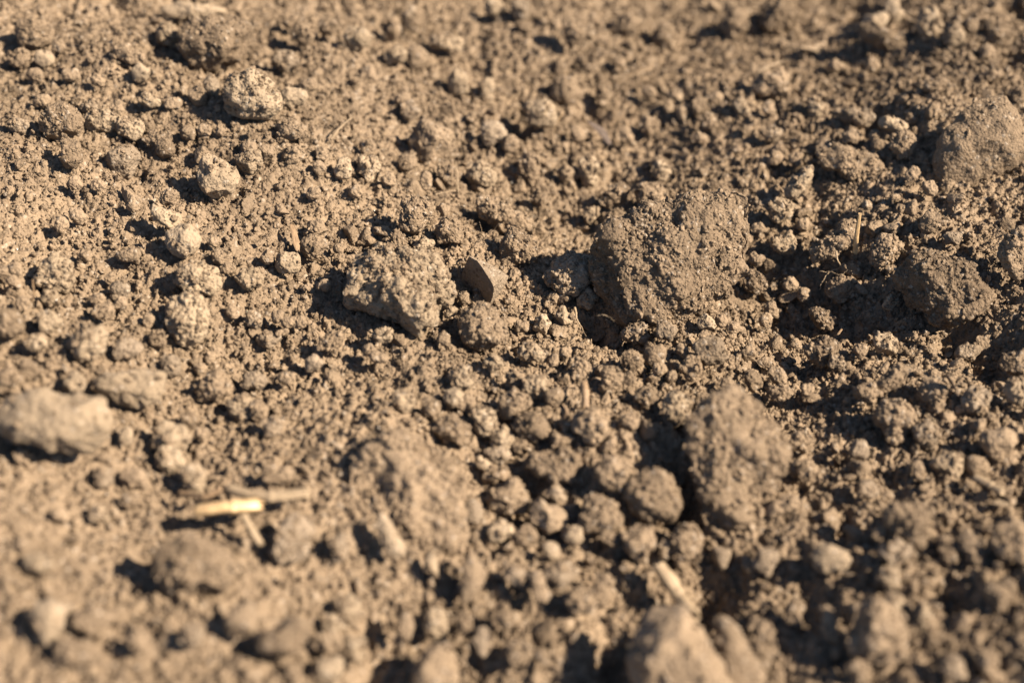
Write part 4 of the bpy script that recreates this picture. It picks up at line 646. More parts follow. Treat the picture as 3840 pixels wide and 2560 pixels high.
EXTRA = [
 ('c', 4, 0, 111.8, 384.9, 11.9, 35, 1.8, [30, 31, 28, 28, 26, 23, 27, 31, 28, 29, 32, 27, 23, 26, 27, 27], '', None),
 ('c', 4, 0, 76.9, 338.9, -1.6, 40, 1.7, [28, 29, 26, 21, 23, 28, 29, 26, 27, 29, 27, 23, 23, 26, 28, 27], '', None),
 ('c', 4, 0, -57.0, 234.8, 16.5, 49, 1.3, [19, 22, 21, 22, 25, 21, 18, 20, 20, 19, 24, 25, 20, 20, 21, 19], '', None),
 ('c', 4, 0, 22.7, 404.9, -1.3, 36, 1.8, [28, 27, 27, 30, 32, 30, 30, 30, 27, 25, 29, 32, 31, 29, 29, 29], '', None),
 ('c', 4, 0, -127.1, 325.3, 27.0, 37, 1.6, [26, 22, 21, 23, 23, 26, 28, 26, 25, 24, 21, 21, 24, 26, 27, 29], '', None),
 ('c', 4, 0, -81.6, 359.6, 26.1, 36, 1.6, [22, 23, 27, 27, 27, 24, 23, 25, 28, 27, 25, 24, 22, 25, 30, 28], '', None),
 ('c', 4, 0, -62.0, 274.0, 11.6, 45, 1.5, [25, 26, 23, 21, 20, 18, 21, 25, 24, 24, 24, 21, 19, 21, 21, 22], '', None),
 ('c', 4, 0, -109.1, 217.6, 21.3, 48, 1.3, [20, 20, 19, 17, 17, 19, 21, 21, 21, 21, 19, 16, 17, 20, 22, 21], '', None),
 ('c', 4, 0, 87.7, 383.1, 5.0, 36, 1.8, [31, 28, 26, 26, 26, 26, 25, 25, 28, 32, 30, 25, 23, 24, 26, 29], '', None),
 ('c', 4, 0, -143.1, 391.6, 31.9, 32, 1.7, [29, 28, 27, 23, 21, 24, 28, 29, 28, 27, 25, 24, 24, 24, 25, 28], '', None),
 ('c', 4, 0, 94.3, 380.9, 6.0, 36, 1.7, [26, 27, 28, 27, 23, 23, 26, 29, 29, 30, 26, 21, 23, 29, 29, 26], '', None),
 ('c', 4, 0, -67.2, 397.6, 23.7, 33, 1.7, [28, 26, 27, 28, 24, 22, 26, 30, 29, 25, 27, 29, 25, 22, 26, 30], '', None),
 ('c', 4, 0, 80.1, 321.7, -7.3, 42, 1.6, [23, 21, 21, 25, 29, 25, 23, 26, 25, 24, 24, 21, 22, 28, 31, 26], '', None),
 ('c', 4, 0, -131.2, 321.3, 26.8, 37, 1.5, [23, 22, 22, 24, 26, 24, 22, 22, 23, 23, 22, 24, 26, 24, 22, 22], '', None),
 ('c', 4, 0, 40.0, 358.0, -2.6, 39, 1.6, [25, 27, 29, 26, 25, 28, 25, 22, 25, 28, 27, 28, 27, 24, 24, 25], '', None),
 ('c', 4, 0, 130.2, 351.9, 16.5, 36, 1.5, [23, 23, 25, 27, 25, 24, 27, 26, 22, 22, 26, 25, 24, 27, 27, 24], '', None),
 ('c', 4, 0, 166.3, 427.5, 17.6, 31, 1.8, [29, 29, 26, 26, 29, 29, 26, 26, 28, 30, 31, 29, 24, 24, 29, 30], '', None),
 ('c', 4, 0, -76.4, 359.4, 25.3, 36, 1.6, [25, 25, 24, 24, 26, 25, 24, 25, 25, 23, 25, 27, 25, 24, 24, 25], '', None),
 ('c', 4, 0, 107.4, 246.3, 4.9, 47, 1.2, [17, 17, 17, 24, 30, 26, 20, 16, 14, 17, 19, 22, 31, 29, 18, 15], '', None),
 ('c', 4, 0, 88.4, 407.4, 7.8, 34, 1.6, [23, 22, 24, 29, 32, 30, 28, 26, 24, 23, 25, 27, 29, 31, 31, 27], '', None),
 ('c', 4, 0, -155.6, 394.3, 30.1, 32, 1.7, [29, 26, 25, 23, 21, 23, 28, 30, 30, 27, 23, 22, 24, 24, 26, 29], '', None),
 ('c', 4, 0, -108.4, 379.9, 28.6, 33, 1.6, [29, 31, 28, 23, 20, 22, 24, 26, 29, 28, 25, 24, 24, 22, 21, 24], '', None),
 ('c', 4, 0, -27.6, 363.9, 10.3, 37, 1.5, [22, 22, 25, 27, 29, 28, 26, 23, 22, 22, 24, 27, 30, 29, 24, 22], '', None),
 ('c', 4, 0, -111.9, 331.8, 26.4, 37, 1.4, [22, 23, 25, 27, 26, 23, 21, 19, 21, 24, 25, 26, 26, 24, 20, 19], '', None),
 ('c', 4, 0, -125.8, 376.7, 29.1, 33, 1.5, [21, 21, 26, 29, 26, 23, 24, 24, 23, 22, 23, 25, 27, 26, 25, 24], '', None),
 ('c', 4, 0, -149.4, 378.8, 30.5, 33, 1.6, [26, 29, 27, 23, 21, 21, 22, 24, 27, 29, 28, 22, 19, 21, 24, 24], '', None),
 ('c', 4, 0, 77.4, 315.9, -6.3, 42, 1.4, [22, 22, 22, 24, 25, 23, 22, 23, 23, 23, 24, 22, 22, 25, 25, 23], '', None),
 ('c', 4, 0, 90.6, 327.2, -5.9, 41, 1.5, [23, 23, 24, 24, 23, 24, 24, 23, 23, 23, 23, 24, 24, 24, 23, 23], '', None),
 ('c', 4, 0, 86.8, 331.1, -5.0, 41, 1.5, [25, 24, 23, 23, 23, 24, 23, 23, 24, 25, 24, 23, 23, 23, 23, 24], '', None),
 ('c', 4, 0, -132.9, 285.0, 28.9, 40, 1.3, [22, 23, 19, 19, 22, 21, 20, 21, 20, 20, 21, 20, 20, 21, 21, 19], '', None),
 ('c', 4, 0, 92.5, 349.4, 3.8, 38, 1.5, [26, 23, 22, 24, 25, 24, 25, 23, 22, 24, 25, 24, 24, 24, 23, 24], '', None),
 ('c', 4, 0, 41.6, 282.0, 6.6, 45, 1.4, [23, 23, 22, 20, 19, 21, 23, 23, 22, 21, 19, 20, 23, 22, 19, 20], '', None),
 ('c', 4, 0, 40.2, 409.6, -4.7, 36, 1.6, [24, 25, 26, 24, 26, 29, 30, 29, 25, 23, 25, 27, 26, 29, 31, 27], '', None),
 ('c', 4, 0, -36.9, 279.8, 13.6, 44, 1.4, [25, 21, 18, 16, 17, 20, 23, 26, 27, 21, 17, 17, 17, 19, 24, 28], '', None),
 ('c', 4, 0, -81.3, 251.4, 13.4, 46, 1.3, [21, 22, 22, 19, 16, 18, 22, 21, 20, 21, 19, 18, 21, 20, 17, 19], '', None),
 ('c', 4, 0, -19.1, 289.2, 12.1, 44, 1.3, [17, 18, 20, 23, 25, 24, 22, 20, 19, 18, 18, 21, 26, 27, 23, 18], '', None),
 ('c', 4, 0, -37.2, 405.9, 12.6, 34, 1.6, [28, 28, 26, 24, 24, 23, 25, 27, 28, 27, 25, 24, 24, 25, 25, 26], '', None),
 ('c', 4, 0, 128.0, 432.1, 9.0, 32, 1.7, [30, 28, 25, 24, 25, 27, 27, 27, 29, 30, 26, 23, 24, 26, 27, 29], '', None),
 ('c', 4, 0, 101.1, 294.4, 1.7, 43, 1.4, [20, 20, 22, 21, 23, 25, 21, 21, 23, 19, 18, 25, 26, 21, 21, 23], '', None),
 ('c', 4, 0, -79.7, 297.7, 14.3, 42, 1.4, [23, 20, 19, 20, 21, 22, 23, 23, 23, 21, 18, 19, 23, 23, 21, 23], '', None),
 ('c', 4, 0, -139.0, 300.4, 28.1, 38, 1.3, [19, 22, 23, 21, 20, 20, 20, 21, 21, 20, 21, 22, 21, 21, 21, 20], '', None),
 ('c', 4, 0, -60.3, 357.6, 20.2, 37, 1.5, [23, 24, 24, 24, 24, 23, 21, 21, 23, 24, 24, 25, 24, 22, 21, 22], '', None),
 ('c', 4, 0, -115.6, 293.7, 22.7, 40, 1.3, [20, 21, 22, 20, 19, 21, 20, 20, 21, 22, 21, 20, 20, 20, 21, 21], '', None),
 ('c', 4, 0, 126.6, 359.6, 16.0, 36, 1.4, [20, 23, 25, 27, 26, 21, 18, 21, 22, 22, 25, 27, 23, 21, 22, 20], '', None),
 ('c', 4, 0, 49.3, 429.3, -0.1, 34, 1.7, [29, 26, 22, 21, 24, 26, 27, 29, 30, 26, 21, 21, 24, 26, 28, 29], '', None),
 ('c', 4, 0, -63.9, 296.1, 11.6, 43, 1.3, [23, 25, 21, 18, 18, 19, 19, 22, 23, 22, 21, 20, 18, 18, 19, 21], '', None),
 ('c', 4, 0, -122.9, 311.6, 23.4, 39, 1.3, [23, 25, 22, 17, 17, 21, 22, 20, 20, 24, 23, 19, 17, 19, 21, 21], '', None),
 ('c', 4, 0, -137.8, 294.4, 28.4, 39, 1.3, [20, 19, 18, 18, 19, 19, 20, 24, 22, 17, 18, 20, 18, 18, 23, 23], '', None),
 ('c', 4, 0, 116.7, 438.9, 4.6, 32, 1.6, [31, 28, 23, 23, 25, 25, 25, 28, 31, 28, 23, 22, 25, 25, 24, 27], '', None),
 ('c', 4, 0, 71.4, 418.4, 4.7, 34, 1.6, [27, 29, 25, 24, 25, 22, 21, 26, 30, 27, 25, 24, 23, 23, 24, 24], '', None),
 ('c', 4, 0, 83.2, 278.7, 1.9, 45, 1.2, [21, 22, 21, 20, 19, 20, 22, 20, 17, 17, 21, 23, 24, 21, 16, 17], '', None),
 ('c', 4, 0, -109.4, 293.6, 21.3, 41, 1.3, [19, 21, 22, 21, 19, 19, 19, 19, 20, 21, 22, 20, 18, 19, 20, 19], '', None),
 ('c', 4, 0, -48.8, 351.7, 15.4, 38, 1.4, [23, 23, 23, 23, 21, 20, 21, 23, 24, 24, 23, 22, 21, 21, 22, 23], '', None),
 ('c', 4, 0, -54.9, 310.9, 12.5, 41, 1.4, [21, 21, 21, 21, 20, 20, 20, 22, 24, 23, 20, 18, 19, 21, 22, 22], '', None),
 ('c', 4, 0, -67.3, 297.9, 12.3, 42, 1.2, [18, 19, 22, 22, 20, 21, 22, 20, 18, 18, 21, 24, 22, 19, 20, 21], '', None),
 ('c', 4, 0, -60.0, 363.4, 21.5, 36, 1.5, [25, 27, 22, 20, 21, 21, 23, 25, 22, 23, 24, 22, 20, 23, 22, 20], '', None),
 ('c', 4, 0, 60.4, 278.2, 4.9, 45, 1.3, [21, 21, 20, 18, 18, 20, 21, 19, 20, 23, 20, 17, 19, 21, 20, 20], '', None),
 ('c', 4, 0, -61.3, 348.3, 17.5, 38, 1.4, [23, 22, 21, 21, 21, 21, 22, 24, 24, 23, 21, 20, 20, 22, 23, 23], '', None),
 ('c', 4, 0, -38.9, 359.5, 13.7, 37, 1.5, [21, 22, 23, 25, 23, 19, 20, 25, 24, 23, 24, 21, 19, 23, 25, 23], '', None),
 ('c', 4, 0, -130.2, 337.6, 29.6, 36, 1.4, [21, 20, 23, 22, 20, 20, 21, 22, 24, 22, 19, 21, 22, 20, 21, 23], '', None),
 ('c', 4, 0, -72.1, 318.4, 16.9, 40, 1.4, [20, 19, 22, 24, 22, 19, 19, 21, 23, 22, 20, 21, 21, 20, 21, 23], '', None),
 ('c', 4, 0, -82.2, 310.9, 19.0, 40, 1.3, [22, 21, 20, 20, 21, 21, 20, 19, 21, 22, 22, 20, 20, 20, 20, 21], '', None),
 ('c', 4, 0, -150.4, 407.0, 33.0, 31, 1.5, [24, 23, 23, 23, 24, 25, 25, 23, 23, 24, 24, 23, 24, 24, 24, 24], '', None),
 ('c', 4, 0, 3.0, 301.6, 4.6, 43, 1.3, [19, 22, 23, 18, 17, 23, 23, 20, 21, 23, 20, 19, 18, 20, 24, 22], '', None),
 ('c', 4, 0, -101.2, 288.6, 19.2, 42, 1.2, [17, 18, 21, 24, 23, 19, 17, 17, 17, 18, 20, 23, 24, 20, 17, 16], '', None),
 ('c', 4, 0, -60.6, 296.1, 11.6, 43, 1.3, [21, 18, 19, 21, 19, 19, 20, 19, 19, 22, 22, 19, 18, 19, 20, 21], '', None),
 ('c', 4, 0, -85.8, 276.7, 12.4, 44, 1.2, [18, 19, 19, 18, 19, 19, 19, 20, 20, 18, 19, 19, 18, 19, 21, 20], '', None),
 ('c', 4, 0, 65.0, 304.6, 1.8, 43, 1.3, [22, 25, 22, 18, 17, 21, 24, 21, 18, 19, 22, 22, 22, 20, 17, 18], '', None),
 ('c', 4, 0, -39.7, 283.2, 13.2, 44, 1.3, [21, 19, 18, 18, 18, 18, 20, 21, 20, 20, 19, 18, 17, 18, 20, 22], '', None),
 ('c', 4, 0, -114.6, 206.2, 25.2, 48, 1.0, [14, 15, 16, 16, 17, 18, 16, 15, 15, 15, 15, 18, 17, 16, 17, 16], '', None),
 ('c', 4, 0, 59.8, 415.5, 0.3, 35, 1.4, [21, 23, 25, 26, 26, 25, 25, 24, 21, 21, 22, 26, 29, 28, 23, 20], '', None),
 ('c', 4, 0, 15.2, 289.8, 5.5, 44, 1.2, [18, 19, 21, 21, 19, 19, 19, 18, 18, 19, 21, 21, 19, 19, 19, 18], '', None),
 ('c', 4, 0, 61.7, 306.1, 2.8, 43, 1.3, [21, 19, 18, 18, 19, 21, 22, 22, 21, 18, 17, 19, 21, 21, 21, 22], '', None),
 ('c', 4, 0, -123.9, 338.5, 28.0, 36, 1.3, [22, 22, 20, 18, 18, 19, 20, 22, 24, 22, 18, 17, 18, 20, 21, 22], '', None),
 ('c', 4, 0, 11.6, 285.6, 6.6, 45, 1.1, [16, 18, 20, 22, 22, 19, 17, 17, 16, 17, 21, 22, 21, 20, 18, 16], '', None),
 ('c', 4, 0, -133.6, 388.4, 31.7, 32, 1.4, [24, 22, 19, 20, 21, 19, 21, 26, 26, 21, 20, 18, 18, 22, 24, 23], '', None),
 ('c', 4, 0, 48.5, 290.1, 6.4, 44, 1.2, [17, 17, 17, 17, 20, 22, 21, 19, 19, 16, 16, 19, 20, 21, 22, 20], '', None),
 ('c', 4, 0, -87.0, 319.3, 22.1, 39, 1.3, [22, 21, 19, 17, 17, 18, 21, 23, 21, 19, 18, 18, 18, 19, 19, 20], '', None),
 ('c', 4, 0, -96.6, 368.1, 26.9, 35, 1.3, [21, 21, 21, 20, 18, 21, 23, 21, 21, 23, 21, 17, 18, 22, 23, 22], '', None),
 ('c', 4, 0, -84.1, 281.6, 11.8, 43, 1.2, [17, 19, 20, 19, 19, 19, 17, 17, 19, 19, 18, 19, 20, 18, 18, 17], '', None),
 ('c', 4, 0, 64.8, 400.6, 0.5, 36, 1.4, [24, 25, 21, 18, 20, 22, 22, 22, 24, 23, 20, 19, 21, 22, 21, 21], '', None),
 ('c', 4, 0, 44.9, 279.7, 6.4, 45, 1.1, [18, 15, 16, 19, 18, 17, 19, 19, 16, 17, 19, 17, 16, 18, 19, 19], '', None),
 ('c', 4, 0, -82.8, 284.2, 11.6, 43, 1.2, [18, 18, 16, 15, 18, 20, 18, 18, 19, 17, 15, 16, 19, 19, 18, 18], '', None),
 ('c', 4, 0, 78.2, 349.5, 2.5, 39, 1.2, [22, 20, 19, 18, 18, 18, 19, 21, 22, 21, 19, 18, 17, 18, 20, 22], '', None),
 ('c', 4, 0, 38.9, 444.0, 3.3, 33, 1.5, [25, 21, 20, 21, 20, 20, 22, 26, 27, 24, 21, 18, 18, 21, 25, 27], '', None),
 ('c', 4, 0, 109.7, 453.0, 2.7, 32, 1.4, [37, 27, 20, 16, 14, 16, 22, 30, 34, 27, 19, 15, 16, 17, 19, 28], '', None),
 ('c', 4, 0, -114.4, 303.9, 21.6, 40, 1.0, [14, 16, 18, 21, 20, 16, 14, 13, 15, 17, 19, 20, 19, 16, 15, 14], '', None),
 ('c', 4, 0, -52.4, 327.7, 12.3, 40, 1.2, [19, 18, 16, 15, 16, 18, 19, 18, 19, 19, 17, 14, 15, 18, 19, 19], '', None),
 ('c', 4, 0, 8.6, 287.3, 6.1, 45, 1.0, [14, 16, 16, 16, 19, 19, 16, 15, 16, 15, 15, 18, 17, 17, 18, 16], '', None),
 ('c', 4, 0, 119.2, 383.3, 13.9, 35, 1.2, [18, 19, 20, 19, 19, 19, 18, 17, 19, 20, 19, 20, 19, 17, 18, 19], '', None),
 ('c', 4, 0, 55.6, 296.9, 5.4, 43, 1.0, [16, 15, 16, 19, 18, 16, 16, 15, 15, 16, 17, 18, 18, 17, 15, 16], '', None),
 ('c', 4, 0, -91.6, 367.2, 27.0, 35, 1.1, [18, 17, 16, 17, 18, 18, 17, 16, 17, 17, 18, 17, 17, 17, 17, 18], '', None),
 ('c', 4, 0, -1.0, 313.4, 4.7, 42, 1.0, [19, 18, 16, 15, 14, 15, 16, 18, 19, 16, 15, 16, 16, 15, 15, 17], '', None),
 ('c', 4, 0, 111.1, 349.5, 11.7, 37, 1.0, [16, 14, 15, 16, 16, 16, 16, 15, 16, 17, 16, 14, 15, 16, 16, 17], '', None),
 ('c', 4, 0, -64.9, 293.2, 10.7, 43, 0.9, [16, 16, 14, 12, 10, 11, 13, 15, 16, 15, 13, 13, 12, 11, 12, 14], '', None),
 ('c', 4, 0, -59.8, 310.3, 12.4, 41, 0.9, [16, 16, 13, 12, 12, 12, 13, 15, 15, 15, 14, 11, 12, 13, 13, 13], '', None),
]

CRUMB_P, CRUMB_S = [], []       # loose grains lying on the clods, filled below

def clod_mesh(idx, row):
    kind, lv, tint, cx, cy, cz, lean, th, rad, label, cut = row
    rg = np.random.default_rng(1000 + idx)
    d, f = ico(lv)
    rad = np.array(rad, np.float32) * 1e-4
    th = th * 1e-3
    rm = float(rad.mean())
    off = rg.uniform(-50, 50, 3)
    # facets: soft cutting planes on the unit ball
    k = {'c': 9, 's': 7, 'b': 11, 'w': 6}[kind]
    nrm = rg.normal(size=(k, 3)); nrm /= np.linalg.norm(nrm, axis=1, keepdims=True)
    nrm[:, 2] = np.abs(nrm[:, 2]) * .9 + .15
    nrm /= np.linalg.norm(nrm, axis=1, keepdims=True)
    dist = rg.uniform(.60, .92, k) if kind in 'bw' else rg.uniform(.64, .97, k)
    r = np.ones(len(d), np.float32)
    for a, p in zip(nrm, dist):
        q = d @ a.astype(np.float32)
        r = np.minimum(r, p / np.maximum(q, 1e-3)) if kind != 'w' else r
    soft = {'c': .8, 's': .85, 'b': .95, 'w': .95}[kind]
    r = 1 + (r - 1) * soft
    phi = np.arctan2(d[:, 1], d[:, 0])
    t = (phi / (2 * math.pi) * 16) % 16
    i0 = np.floor(t).astype(int) % 16
    fr = t - np.floor(t)
    fr = fr * fr * (3 - 2 * fr) if kind not in 'bw' else fr
    R = rad[i0] * (1 - fr) + rad[(i0 + 1) % 16] * fr
    rho = np.hypot(d[:, 0], d[:, 1])
    R = rm + (R - rm) * np.clip(rho * 1.25, 0, 1)
    v = np.stack([d[:, 0] * R, d[:, 1] * R, d[:, 2] * th], -1) * r[:, None] * 1.03
    if cut:                 # a broad fracture face
        a = np.array(cut[:3]); a /= np.linalg.norm(a)
        v = (v - np.outer(np.maximum(v @ a - cut[3] * rm, 0) * .9, a)).astype(np.float32)
    # lumps
    n = normals(v, f)
    q = v / rm
    amp = {'c': .15, 's': .06, 'b': .09, 'w': .06}[kind]
    h = amp * rm * fbm3(q[:, 0] * 1.7 + off[0], q[:, 1] * 1.7 + off[1], q[:, 2] * 1.7 + off[2], 4, .55)
    v = v + n * h[:, None].astype(np.float32)
    if lv >= 5:
        n = normals(v, f)
        p = v * 1000 + off
        g = 0
        if kind in 'cbw':
            big = (.8 if lv >= 6 else .5) if kind == 'c' else .4
            sc_ = min(1, rm / .009)
            p = p + .3 * np.stack([noise3(p[:, 0] / 1.1, p[:, 1] / 1.1, p[:, 2] / 1.1 + 9 * a_) for a_ in range(3)], -1)
            L = 3.6 * sc_ + .6
            g = g + .26 * big * L * caps3(p[:, 0] / L, p[:, 1] / L, p[:, 2] / L, .45)
            L = 1.6 if lv >= 6 else 1.9 * sc_ + .3
            g = g + .42 * big * L * caps3(p[:, 0] / L, p[:, 1] / L, p[:, 2] / L, .8)
            if lv >= 7:
                g = g + .4 * big * caps3(p[:, 0] / .9, p[:, 1] / .9, p[:, 2] / .9, .9)
            hole = np.clip(noise3(p[:, 0] / 3.3, p[:, 1] / 3.3, p[:, 2] / 3.3) - .30, 0, 1)
            g = g - 2.0 * big * hole * sc_
        else:
            g = g + .35 * fbm3(p[:, 0] / 3.2, p[:, 1] / 3.2, p[:, 2] / 3.2, 4, .65) + .2 * caps3(p[:, 0] / 1.5, p[:, 1] / 1.5, p[:, 2] / 1.5, .35)
        v = v + n * (np.asarray(g) * 1e-3)[:, None].astype(np.float32)
    if kind == 'w':         # one clean flat fracture face, looking left and towards the camera
        for cx_, cy_, cz_, cl in ((.55, .80, .25, .50), (-.45, -.85, .1, .50), (.85, -.45, .3, .62), (-.80, .55, -.2, .62), (.3, .2, .9, .55)):
            a = np.array([cx_, cy_, cz_]); a /= np.linalg.norm(a)
            v = v - np.outer(np.maximum(v @ a - cl * rm, 0) * .93, a)
        v = v * 1.3
        a = np.array([-.70, -.42, .58]); a /= np.linalg.norm(a)
        s_ = v @ a
        lim = .02 * rm
        v = v - np.outer(np.maximum(s_ - lim, 0) * .985, a)
    # local (right, picture-up, towards-viewer) axes -> world
    p = math.radians(lean)
    ax = np.array([[1, 0, 0], [0, math.sin(p), math.cos(p)], [0, -math.cos(p), math.sin(p)]], np.float32)
    return (v @ ax).astype(np.float32), f, rm

MATS = {0: M_SOIL, 1: M_GREY, 2: M_PALE}
def clod_name(kind, label):
    for wd, nm, ct in (('stone', 'stone', 'stone'), ('pebble', 'stone', 'stone'), ('slab', 'soil_slab', 'soil slab'), ('plate', 'soil_slab', 'soil slab'),
                       ('mound', 'soil_mound', 'soil mound'), ('chip', 'soil_chip', 'soil chip'), ('shard', 'soil_chip', 'soil chip')):
        if wd in label.split(' with ')[0].split(' beside ')[0].split(' behind ')[0].split(' of ')[0].split(' above ')[0].split(' in front')[0].split(' at the right rim')[0].split(' between ')[0] and 'clod' not in label.split(' of ')[0].split(' in ')[0].split(' behind ')[0].split(' with ')[0]:
            return nm, ct
    return 'soil_clod', 'clod'

def scatter_on(v, f, rm, loc, rg, n):
    nr = normals(v, f)
    ok = np.nonzero(nr[:, 2] > .15)[0]
    if len(ok) and n > 0:
        pick = rg.choice(ok, min(n, len(ok)), replace=False)
        CRUMB_P.append(v[pick] + np.array(loc, np.float32))
        CRUMB_S.append(np.minimum(.00020 * (1 - rg.random(len(pick))) ** -.5, .0009))

for idx, row in enumerate(CLODS):
    v, f, rm = clod_mesh(idx, row)
    kind, tint, label = row[0], row[2], row[9]
    foot = np.array([row[3], row[4], row[5]]) * 1e-3
    drop = min(rm * .6, max(0.0, foot[2] - float(base(np.array([foot[0]]), np.array([foot[1]]))[0])))
    mat = M_GREY if kind == 'w' else (M_STONE if kind == 's' and tint == 2 else MATS[tint])
    nm, ct = clod_name(kind, label)
    v2 = v + np.array([0, 0, drop], np.float32)
    o = link(nm, mesh_from(nm, v2, f, mat), foot - np.array([0, 0, drop]))
    o["label"] = label
    o["category"] = ct
    o["kind"] = "thing"
    o["group"] = {'clod': 'soil clods lying on the field', 'stone': 'smooth stones on the soil', 'soil slab': 'crusted soil slabs', 'soil mound': 'mounds of crusted soil', 'soil chip': 'small chips of soil'}[ct]
    rg = np.random.default_rng(7000 + idx)
    area = (rm * 1000) ** 2
    scatter_on(v, f, rm, foot, rg, int(area * {'c': 4.5, 's': .5, 'b': 1.6, 'w': .3}[kind]))

# the many lesser clods, joined
vs, fs, o_ = [], [], 0
for idx, row in enumerate(EXTRA):
    v, f, rm = clod_mesh(5000 + idx, row)
    vs.append(v + np.array([row[3], row[4], row[5]], np.float32) * 1e-3); fs.append(f + o_); o_ += len(v)
if vs:
    ex = link("lesser_clods", mesh_from("lesser_clods", np.concatenate(vs), np.concatenate(fs), M_SOIL))
    ex["kind"] = "stuff"; ex["category"] = "soil crumbs"; ex["label"] = "scattered lesser clods of dry soil between the bigger ones"

# ------------------------------------------------------------------ loose crumbs over the soil (uncountable)
rg = np.random.default_rng(77)
def ground_z(px, py):
    """height of the built sheet at a point, by nearest vertex"""
    r_ = np.clip(np.searchsorted(yy, py), 1, len(yy) - 1)
    r_ = np.where(py - yy[r_ - 1] < yy[r_] - py, r_ - 1, r_)
    sv = px / half[r_]
    c_ = np.clip(np.searchsorted(s, sv), 1, w - 1)
    c_ = np.where(sv - s[c_ - 1] < s[c_] - sv, c_ - 1, c_)
    return z[r_ * w + c_]

def field(n, smin, power, smax, bias):
    # even spread per ground area
    py = np.sqrt(rg.uniform(.165 ** 2, .56 ** 2, n * 3))
    px = rg.uniform(-1.2, 1.2, n * 3) * .36 * np.hypot(py, HEIGHT)
    near = np.clip(1.25 - np.abs(py - .33) * 2.4, .3, 1)
    dens = np.clip(.45 + px * 2.0 + .45 * noise2(px * 22, py * 22, 13), .12, 1)
    ok = rg.random(n * 3) < (dens ** bias) * near
    px, py = px[ok][:n], py[ok][:n]
    sz = np.minimum(smin * (1 - rg.random(len(px))) ** (-1 / power), smax)
    return px, py, sz

for n, smin, pw, smax, bias in ((7500, .0006, 2.1, .0025, 1.0), (165000, .00024, 2.0, .0009, .2)):
    px, py, sz = field(n, smin, pw, smax, bias)
    pz = ground_z(px, py) + sz * rg.uniform(-.1, .6, len(px))
    CRUMB_P.append(np.stack([px, py, pz], -1)); CRUMB_S.append(sz)
cp = np.concatenate(CRUMB_P).astype(np.float32); cs = np.concatenate(CRUMB_S).astype(np.float32)

# grain shapes: kept outside the scene, used only as instance geometry
def grain_meshes(prefix, count, level, mat, lump, flat):
    c = bpy.data.collections.new(prefix)
    for k in range(count):
        d, f = ico(level)
        rq = np.random.default_rng(300 + k)
        of = rq.uniform(-40, 40, 3)
        v = d * (1 + lump * fbm3(d[:, 0] * 1.3 + of[0], d[:, 1] * 1.3 + of[1], d[:, 2] * 1.3 + of[2], 4, .65))[:, None]
        for _ in range(8):
            a = rq.normal(size=3); a /= np.linalg.norm(a)
            sd = v @ a - rq.uniform(.5, .85)
            v = v - np.outer(np.maximum(sd, 0) * flat, a)
        v = v * rq.uniform(.55, 1.35, 3)
        c.objects.link(bpy.data.objects.new(prefix, mesh_from(prefix, v, f, mat)))
    return c

def instanced(name, pos, size, coll, label, cat):
    me = bpy.data.meshes.new(name)
    me.vertices.add(len(pos)); me.vertices.foreach_set("co", np.ascontiguousarray(pos, np.float32).ravel())
    at = me.attributes.new("size", 'FLOAT', 'POINT'); at.data.foreach_set("value", np.ascontiguousarray(size, np.float32))
    ro = me.attributes.new("turn", 'FLOAT_VECTOR', 'POINT')
    ro.data.foreach_set("vector", np.random.default_rng(5).uniform(0, 6.283, len(pos) * 3).astype(np.float32))
    me.update()
    o = link(name, me)
    ng = bpy.data.node_groups.new(name, 'GeometryNodeTree')
    ng.interface.new_socket("Geometry", in_out='INPUT', socket_type='NodeSocketGeometry')
    ng.interface.new_socket("Geometry", in_out='OUTPUT', socket_type='NodeSocketGeometry')
    N, L = ng.nodes, ng.links
    gi, go = N.new("NodeGroupInput"), N.new("NodeGroupOutput")
    ci = N.new("GeometryNodeCollectionInfo")
    ci.inputs["Collection"].default_value = coll
    ci.inputs["Separate Children"].default_value = True
    ci.inputs["Reset Children"].default_value = True
    ip = N.new("GeometryNodeInstanceOnPoints")
    ip.inputs["Pick Instance"].default_value = True
    a1 = N.new("GeometryNodeInputNamedAttribute"); a1.data_type = 'FLOAT'; a1.inputs["Name"].default_value = "size"
    a2 = N.new("GeometryNodeInputNamedAttribute"); a2.data_type = 'FLOAT_VECTOR'; a2.inputs["Name"].default_value = "turn"
    L.new(gi.outputs[0], ip.inputs["Points"]); L.new(ci.outputs[0], ip.inputs["Instance"])
    L.new(a1.outputs["Attribute"], ip.inputs["Scale"])
    L.new(a2.outputs["Attribute"], ip.inputs["Rotation"])
    L.new(ip.outputs[0], go.inputs[0])
    md = o.modifiers.new("scatter", 'NODES'); md.node_group = ng
    o["kind"] = "stuff"; o["label"] = label; o["category"] = cat
    return o

instanced("soil_crumbs", cp, cs, grain_meshes("crumb", 16, 4, M_SOIL, .34, .88), "loose crumbs and grains of dry soil covering the field", "soil crumbs")
qi = rg.choice(len(cp), 800, replace=False)
instanced("sand_grains", cp[qi] + np.array([0, -.0002, .0003], np.float32) + np.stack([np.zeros(800), np.zeros(800), cs[qi]], -1), rg.uniform(.00012, .00024, 800), grain_meshes("sand", 4, 2, M_QUARTZ, .2, .9), "tiny glinting mineral sand grains on the soil", "sand grains")

